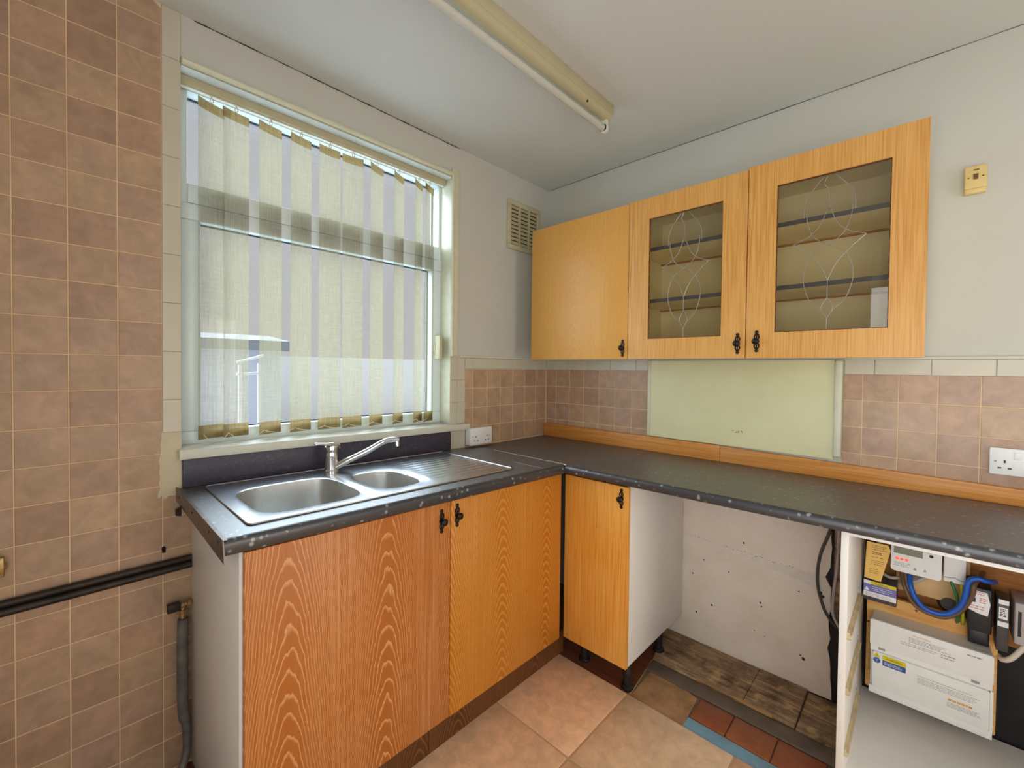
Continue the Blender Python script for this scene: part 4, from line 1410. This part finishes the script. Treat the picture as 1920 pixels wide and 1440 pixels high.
tag(MB().box(-1.886, -1.878, -0.008, -0.0006, 0.715, 0.722).lathe((-1.882, -0.0006, 0.727), (0, -1, 0), [(0, .006), (.004, .005), (.006, .002)], 8).build('pipe_clip', MT['iron']), 'tiny dark pipe clip on tiles above the pipes', 'clip')

# --- cables in the bay
tag(MB().tube(spline([(-0.020, -1.462, 0.846), (-0.020, -1.462, 0.70), (-0.022, -1.430, 0.577), (-0.024, -1.423, 0.468), (-0.022, -1.442, 0.379), (-0.020, -1.464, 0.335), (-0.018, -1.500, 0.300), (-0.018, -1.547, 0.28)], 6), 0.0055, 8).build('hanging_cable', MT['darkgrey'], smooth=60), 'dark cable looping in front of white board edge', 'cable')
tag(MB().tube(spline([(-0.020, -1.488, 0.846), (-0.020, -1.487, 0.68), (-0.020, -1.484, 0.553), (-0.020, -1.474, 0.423), (-0.020, -1.480, 0.34), (-0.020, -1.547, 0.25)], 6), 0.0055, 8).build('hanging_cable', MT['grey_cable'], smooth=60), 'grey cable running straight down the timber batten', 'cable')


# ================================================================== METERS
def rounded(y0, y1, z0, z1, r, x, n=5):
    pts = []
    for cy, cz, a0 in ((y1 - r, z1 - r, 0), (y0 + r, z1 - r, 90), (y0 + r, z0 + r, 180), (y1 - r, z0 + r, 270)):
        for k in range(n + 1):
            a = math.radians(a0 + 90 * k / n)
            pts.append((x, cy + r * math.cos(a), cz + r * math.sin(a)))
    return pts


def lines(parent, x, y0, y1, zs, h, mat, rg, name='print', ragged=0.25):
    """rows of small print; y0 > y1 (left to right)"""
    mb = MB()
    for zz in zs:
        y = y0
        e = y1 + (y0 - y1) * rg.uniform(0, ragged)
        while y > e:
            w = rg.uniform(0.003, 0.010)
            mb.add([(x, y, zz), (x, max(y - w, e), zz), (x, max(y - w, e), zz + h), (x, y, zz + h)], [(0, 1, 2, 3)])
            y -= w + 0.0016
    return mb.build(name, mat, parent)


def quad(parent, x, y0, y1, z0, z1, mat, name, t=0.0004):
    return MB().box(x - t, x, y0, y1, z0, z1).build(name, mat, parent)


def text(parent, body, x, y, zz, size, mat, name='lettering'):
    """upright lettering facing -x, starting at y and running to -y"""
    cu = D.curves.new('lettering', 'FONT')
    cu.body = body
    cu.size = size
    cu.resolution_u = 2
    tmp = D.objects.new('tmp_text', cu)
    COL.objects.link(tmp)
    bpy.context.view_layer.update()
    me0 = D.meshes.new_from_object(tmp.evaluated_get(bpy.context.evaluated_depsgraph_get()))
    mb = MB()
    mb.add([(x, y - v.co.x, zz + v.co.y) for v in me0.vertices], [tuple(p.vertices) for p in me0.polygons])
    D.objects.remove(tmp)
    D.curves.remove(cu)
    D.meshes.remove(me0)
    return mb.build(name, mat, parent, fix=False)


rg = random.Random(21)
bb = thing('meter_backboard', (-0.02, -1.85, 0.5), 'old brown wooden board behind the meter and cables', 'board')
MB().box(-0.026, -0.006, -2.10, -1.60, 0.44, 0.82).build('board', MT['backboard'], bb, bevel=0.002)
MB().box(-0.048, -0.0265, -1.835, -1.655, 0.535, 0.80).build('pale_panel', MT['backboard_pale'], bb, bevel=0.002)
MB().lathe((-0.0265, -1.79, 0.53), (-1, 0, 0), [(0, .030), (.010, .030), (.022, .022), (.024, .004)], 16).build('rubber_bung', MT['darkgrey'], bb, smooth=40)

mt = thing('electricity_meter', (-0.09, -1.705, 0.63), 'cream electricity meter with dull screen and red lights under worktop', 'meter')
body = MB().prism(rounded(-1.767, -1.643, 0.628, 0.80, 0.010, -0.131), (0.081, 0, 0)).build('case', MT['cu'], mt, smooth=40)
quad(body, -0.1312, -1.722, -1.650, 0.689, 0.712, MT['lcd'], 'screen')
quad(body, -0.1312, -1.693, -1.652, 0.6655, 0.678, MT['label'], 'light_strip')
for u in (-1.659, -1.671, -1.683):
    MB().lathe((-0.1316, u, 0.672), (-1, 0, 0), [(0, .0048), (.001, .0045), (.0016, .002)], 12).build('indicator', MT['led'], body)
MB().lathe((-0.1312, -1.742, 0.702), (-1, 0, 0), [(0, .0052), (.0012, .005), (.002, .002)], 12).build('button', MT['ink'], body)
lines(body, -0.1313, -1.652, -1.695, (0.657, 0.652, 0.647), 0.0018, MT['grey_ink'], rg)
lines(body, -0.1313, -1.732, -1.758, (0.716, 0.712), 0.0014, MT['grey_ink'], rg)
for u, zz in ((-1.704, 0.650), (-1.728, 0.652)):
    MB().add([(-0.1313, u + .004, zz - .006), (-0.1313, u - .004, zz - .006), (-0.1313, u, zz + .004)], [(0, 1, 2)]).build('print', MT['grey_ink'], body)

ib = thing('isolator_box', (-0.09, -1.797, 0.63), 'small white isolator box right of the electricity meter', 'box')
c1 = MB().box(-0.120, -0.050, -1.822, -1.7715, 0.629, 0.80).build('case', MT['cu'], ib, bevel=0.003)
MB().tube([(-0.1202, -1.773, 0.6435), (-0.1202, -1.787, 0.644), (-0.1202, -1.797, 0.648), (-0.1202, -1.806, 0.643), (-0.1202, -1.821, 0.642)], 0.0007, 4).build('seam', MT['ink'], c1)

# fuse box on its chipboard
cb = thing('mounting_board', (-0.066, -1.74, 0.17), 'pale chipboard behind the white fuse box inside the drawer carcass', 'board')
MB().prism(rounded(-1.897, -1.580, 0.165, 0.507, 0.006, -0.076), (0.018, 0, 0)).build('board', MT['osb'], cb)
for y in (-1.64, -1.84):
    MB().box(-0.0575, 0.0, y - 0.02, y + 0.02, 0.19, 0.42).build('standoff', MT['backboard'], cb)
for y, zz in ((-1.60, 0.492), (-1.71, 0.488), (-1.755, 0.489), (-1.585, 0.40)):
    MB().lathe((-0.0762, y, zz), (-1, 0, 0), [(0, .0035), (.0006, .003)], 8).build('screw_hole', MT['mould'], cb)

fu = thing('fuse_box', (-0.12, -1.74, 0.2), 'white consumer unit fuse box with warning sticker and printed cover', 'fuse box')
MB().prism(rounded(-1.881, -1.598, 0.200, 0.452, 0.006, -0.150), (0.073, 0, 0)).build('case', MT['cu'], fu, smooth=40)
cv = MB().prism(rounded(-1.883, -1.596, 0.366, 0.454, 0.006, -0.170), (0.0198, 0, 0)).build('upper_cover', MT['cu'], fu, bevel=0.001)
MB().box(-0.162, -0.1502, -1.881, -1.598, 0.345, 0.3655).build('groove_strip', MT['cu'], fu)
fp = MB().prism(rounded(-1.876, -1.604, 0.222, 0.3445, 0.006, -0.169), (0.0185, 0, 0)).build('flap', MT['cu'], fu, bevel=0.001)
MB().box(-0.166, -0.1503, -1.883, -1.596, 0.198, 0.2215).build('lower_cover', MT['cu'], fu, bevel=0.001)
MB().box(-0.166, -0.1503, -1.8835, -1.8765, 0.2217, 0.3447).build('cover_edge', MT['cu'], fu)
for y in (-1.627, -1.846):
    MB().box(-0.1628, -0.1622, y - 0.009, y + 0.009, 0.352, 0.360).build('screw_slot', MT['grey_ink'], fu, bevel=0.0002)
text(cv, 'Important', -0.1706, -1.703, 0.4375, 0.0105, MT['orange_ink'])
lines(cv, -0.1706, -1.694, -1.79, (0.430, 0.4255, 0.421, 0.4165), 0.0016, MT['grey_ink'], rg)
lines(cv, -0.1706, -1.674, -1.765, (0.4085, 0.403), 0.0016, MT['grey_ink'], rg, ragged=0.1)
lines(cv, -0.1706, -1.770, -1.802, (0.4085, 0.400), 0.0028, MT['grey_ink'], rg, ragged=0.1)
lines(cv, -0.1706, -1.612, -1.668, (0.436,), 0.0040, MT['label'], rg)
lines(cv, -0.1706, -1.826, -1.863, (0.434,), 0.0040, MT['grey_ink'], rg)
st = quad(fp, -0.1692, -1.689, -1.630, 0.306, 0.341, MT['blue_print'], 'warning_sticker', 0.0003)
quad(st, -0.1696, -1.689, -1.630, 0.3245, 0.341, MT['yellow'], 'warning_band', 0.0003)
text(st, 'WARNING', -0.1702, -1.640, 0.3300, 0.0082, MT['ink'])
lines(st, -0.1700, -1.634, -1.686, (0.318, 0.3145, 0.311), 0.0012, MT['label'], rg)
MB().add([(-0.1697, -1.606, 0.328), (-0.1697, -1.625, 0.328), (-0.1697, -1.6155, 0.344)], [(0, 1, 2)]).build('warning_triangle', MT['yellow'], fp)
text(fp, '!', -0.1701, -1.614, 0.330, 0.010, MT['ink'])
MB().add([(-0.1697, -1.6155 + 0.0095 * math.cos(k * math.pi / 10), 0.317 + 0.0095 * math.sin(k * math.pi / 10)) for k in range(20)], [tuple(range(20))]).build('blue_disc', MT['blue_print'], fp)
text(fp, '!', -0.1701, -1.6140, 0.3115, 0.014, MT['label'])
lines(fp, -0.1696, -1.717, -1.857, (0.3135, 0.306, 0.301, 0.296, 0.291), 0.0014, MT['grey_ink'], rg, ragged=0.15)
lines(fp, -0.1696, -1.788, -1.842, (0.2715,), 0.0065, MT['orange_ink'], rg, ragged=0.05)
lines(fp, -0.1696, -1.786, -1.862, (0.2645, 0.2605, 0.2565, 0.2525), 0.0014, MT['grey_ink'], rg, ragged=0.2)

# card tag, caution box, black fuse units
tg = thing('card_tag', (-0.18, -1.61, 0.6), 'buff card tag with printed lines hanging left of the meter', 'tag')
cd = MB().prism([(-0.1805, -1.582, 0.722), (-0.1805, -1.577, 0.596), (-0.1805, -1.621, 0.593), (-0.1805, -1.644, 0.706), (-0.1805, -1.638, 0.722)], (0.0008, 0, 0)).build('card', MT['card'], tg)
lines(cd, -0.1811, -1.596, -1.636, (0.711, 0.705, 0.698), 0.0018, MT['brown_cable'], rg)
lines(cd, -0.1811, -1.598, -1.625, (0.688, 0.683), 0.0026, MT['brown_cable'], rg)
lines(cd, -0.1811, -1.595, -1.630, (0.672, 0.660, 0.654, 0.647), 0.0016, MT['brown_cable'], rg)
lines(cd, -0.1811, -1.590, -1.618, (0.630, 0.623, 0.617), 0.0016, MT['brown_cable'], rg)
MB().tube([(-0.180, -1.600, 0.722), (-0.15, -1.600, 0.80), (-0.132, -1.643, 0.82)], 0.0008, 5).build('string', MT['brown_cable'], tg)

cx = thing('caution_box', (-0.1, -1.617, 0.51), 'dark junction box with yellow and blue caution label under card tag', 'box')
bx_ = MB().box(-0.150, -0.050, -1.661, -1.572, 0.5075, 0.579).build('case', MT['darkgrey'], cx, bevel=0.003)
lb = quad(bx_, -0.1503, -1.660, -1.574, 0.522, 0.577, MT['label'], 'label', 0.0003)
quad(lb, -0.1506, -1.660, -1.574, 0.539, 0.5655, MT['violet_print'], 'label_band', 0.0003)
quad(lb, -0.1506, -1.660, -1.593, 0.5657, 0.577, MT['yellow'], 'label_band', 0.0003)
text(lb, 'Caution', -0.1511, -1.604, 0.5672, 0.0105, MT['ink'])
lines(lb, -0.1511, -1.596, -1.655, (0.558, 0.552, 0.546), 0.0013, MT['label'], rg)
lines(lb, -0.1511, -1.578, -1.655, (0.534, 0.530, 0.526), 0.0011, MT['grey_ink'], rg)
MB().add([(-0.1511, -1.576, 0.542), (-0.1511, -1.590, 0.542), (-0.1511, -1.583, 0.556)], [(0, 1, 2)]).build('print', MT['label'], lb)

k1 = thing('cutout_fuse', (-0.1, -1.85, 0.46), 'black supply fuse unit with torn pink and white label', 'fuse')
b_ = MB().box(-0.150, -0.049, -1.877, -1.826, 0.508, 0.645).box(-0.135, -0.080, -1.874, -1.829, 0.462, 0.508).build('case', MT['black'], k1, bevel=0.004)
l1 = MB().prism([(-0.1502, -1.829, 0.635), (-0.1502, -1.827, 0.573), (-0.1502, -1.846, 0.566), (-0.1502, -1.868, 0.563), (-0.1502, -1.873, 0.600), (-0.1502, -1.866, 0.634)], (-0.0004, 0, 0)).build('label', MT['label'], b_)
lines(l1, -0.1510, -1.831, -1.865, (0.630, 0.624, 0.586, 0.579), 0.0022, MT['red_ink'], rg)
quad(l1, -0.1510, -1.842, -1.831, 0.598, 0.612, MT['ink'], 'print', 0.0002)
lines(l1, -0.1510, -1.850, -1.864, (0.612, 0.606, 0.600), 0.0024, MT['red_ink'], rg)
k2 = thing('terminal_block', (-0.1, -1.90, 0.46), 'dark grey terminal block with white data label right of the black fuse unit', 'terminal block')
b_ = MB().box(-0.150, -0.080, -1.911, -1.886, 0.470, 0.628).build('case', MT['darkgrey'], k2, bevel=0.002)
l1 = quad(b_, -0.1503, -1.910, -1.888, 0.612, 0.626, MT['label'], 'label', 0.0003)
l2 = quad(b_, -0.1503, -1.908, -1.889, 0.568, 0.603, MT['label'], 'label', 0.0003)
lines(l2, -0.1508, -1.892, -1.906, (0.596, 0.591, 0.586, 0.581, 0.576), 0.0026, MT['ink'], rg)
quad(b_, -0.1503, -1.910, -1.888, 0.545, 0.560, MT['label'], 'label', 0.0003)
k3 = thing('terminal_block', (-0.1, -1.94, 0.46), 'pale grey slotted terminal block at right edge beside the dark one', 'terminal block')
b_ = MB().box(-0.140, -0.030, -1.965, -1.922, 0.500, 0.625).build('case', MT['grey_cable'], k3, bevel=0.004)
quad(b_, -0.1403, -1.936, -1.929, 0.525, 0.600, MT['ink'], 'slot', 0.0003)


def cable(pts, r, mat, label, name='cable'):
    return tag(MB().tube(spline(pts, 6), r, 10).build(name, mat, smooth=60), label, 'cable')


cable([(-0.110, -1.692, 0.6275), (-0.125, -1.692, 0.618), (-0.148, -1.694, 0.600), (-0.157, -1.706, 0.565), (-0.157, -1.731, 0.537), (-0.157, -1.772, 0.535), (-0.157, -1.807, 0.569), (-0.160, -1.820, 0.618), (-0.160, -1.825, 0.657), (-0.158, -1.841, 0.674), (-0.150, -1.867, 0.671), (-0.09, -1.885, 0.655)], 0.0075, MT['blue_cable'], 'thick blue cable looping from the meter to the black fuse unit', 'power_cable')
cable([(-0.100, -1.671, 0.6275), (-0.115, -1.672, 0.615), (-0.140, -1.680, 0.584), (-0.143, -1.702, 0.538), (-0.143, -1.732, 0.520), (-0.143, -1.775, 0.520), (-0.1445, -1.812, 0.556), (-0.158, -1.834, 0.619), (-0.158, -1.838, 0.654), (-0.10, -1.86, 0.68)], 0.0065, MT['brown_cable'], 'brown cable following the blue one behind and below it', 'power_cable')
cable([(-0.085, -1.786, 0.640), (-0.118, -1.790, 0.630), (-0.120, -1.802, 0.595), (-0.120, -1.806, 0.562), (-0.110, -1.807, 0.515), (-0.06, -1.807, 0.48)], 0.0045, MT['green_cable'], 'green earth cable dropping behind the chipboard', 'earth_cable')
cable([(-0.085, -1.812, 0.640), (-0.116, -1.813, 0.630), (-0.118, -1.815, 0.583), (-0.108, -1.819, 0.515), (-0.06, -1.819, 0.48)], 0.0042, MT['yellow_cable'], 'yellow and green earth cable beside the plain green one', 'earth_cable')
cable([(-0.085, -1.61, 0.595), (-0.10, -1.640, 0.588), (-0.10, -1.66, 0.593), (-0.060, -1.69, 0.592), (-0.055, -1.73, 0.60)], 0.0055, MT['grey_cable'], 'upper grey cable crossing behind the blue cable', 'grey_cable')
cable([(-0.075, -1.665, 0.570), (-0.085, -1.680, 0.579), (-0.09, -1.698, 0.587), (-0.085, -1.73, 0.612), (-0.075, -1.755, 0.64)], 0.0055, MT['grey_cable'], 'lower grey cable curving up under the meter', 'grey_cable')
cable([(-0.066, -1.900, 0.418), (-0.09, -1.905, 0.420), (-0.10, -1.919, 0.432), (-0.10, -1.935, 0.458), (-0.10, -1.952, 0.498), (-0.09, -1.962, 0.53)], 0.0075, MT['white_cable'], 'thick off white cable right of the fuse box', 'white_cable')
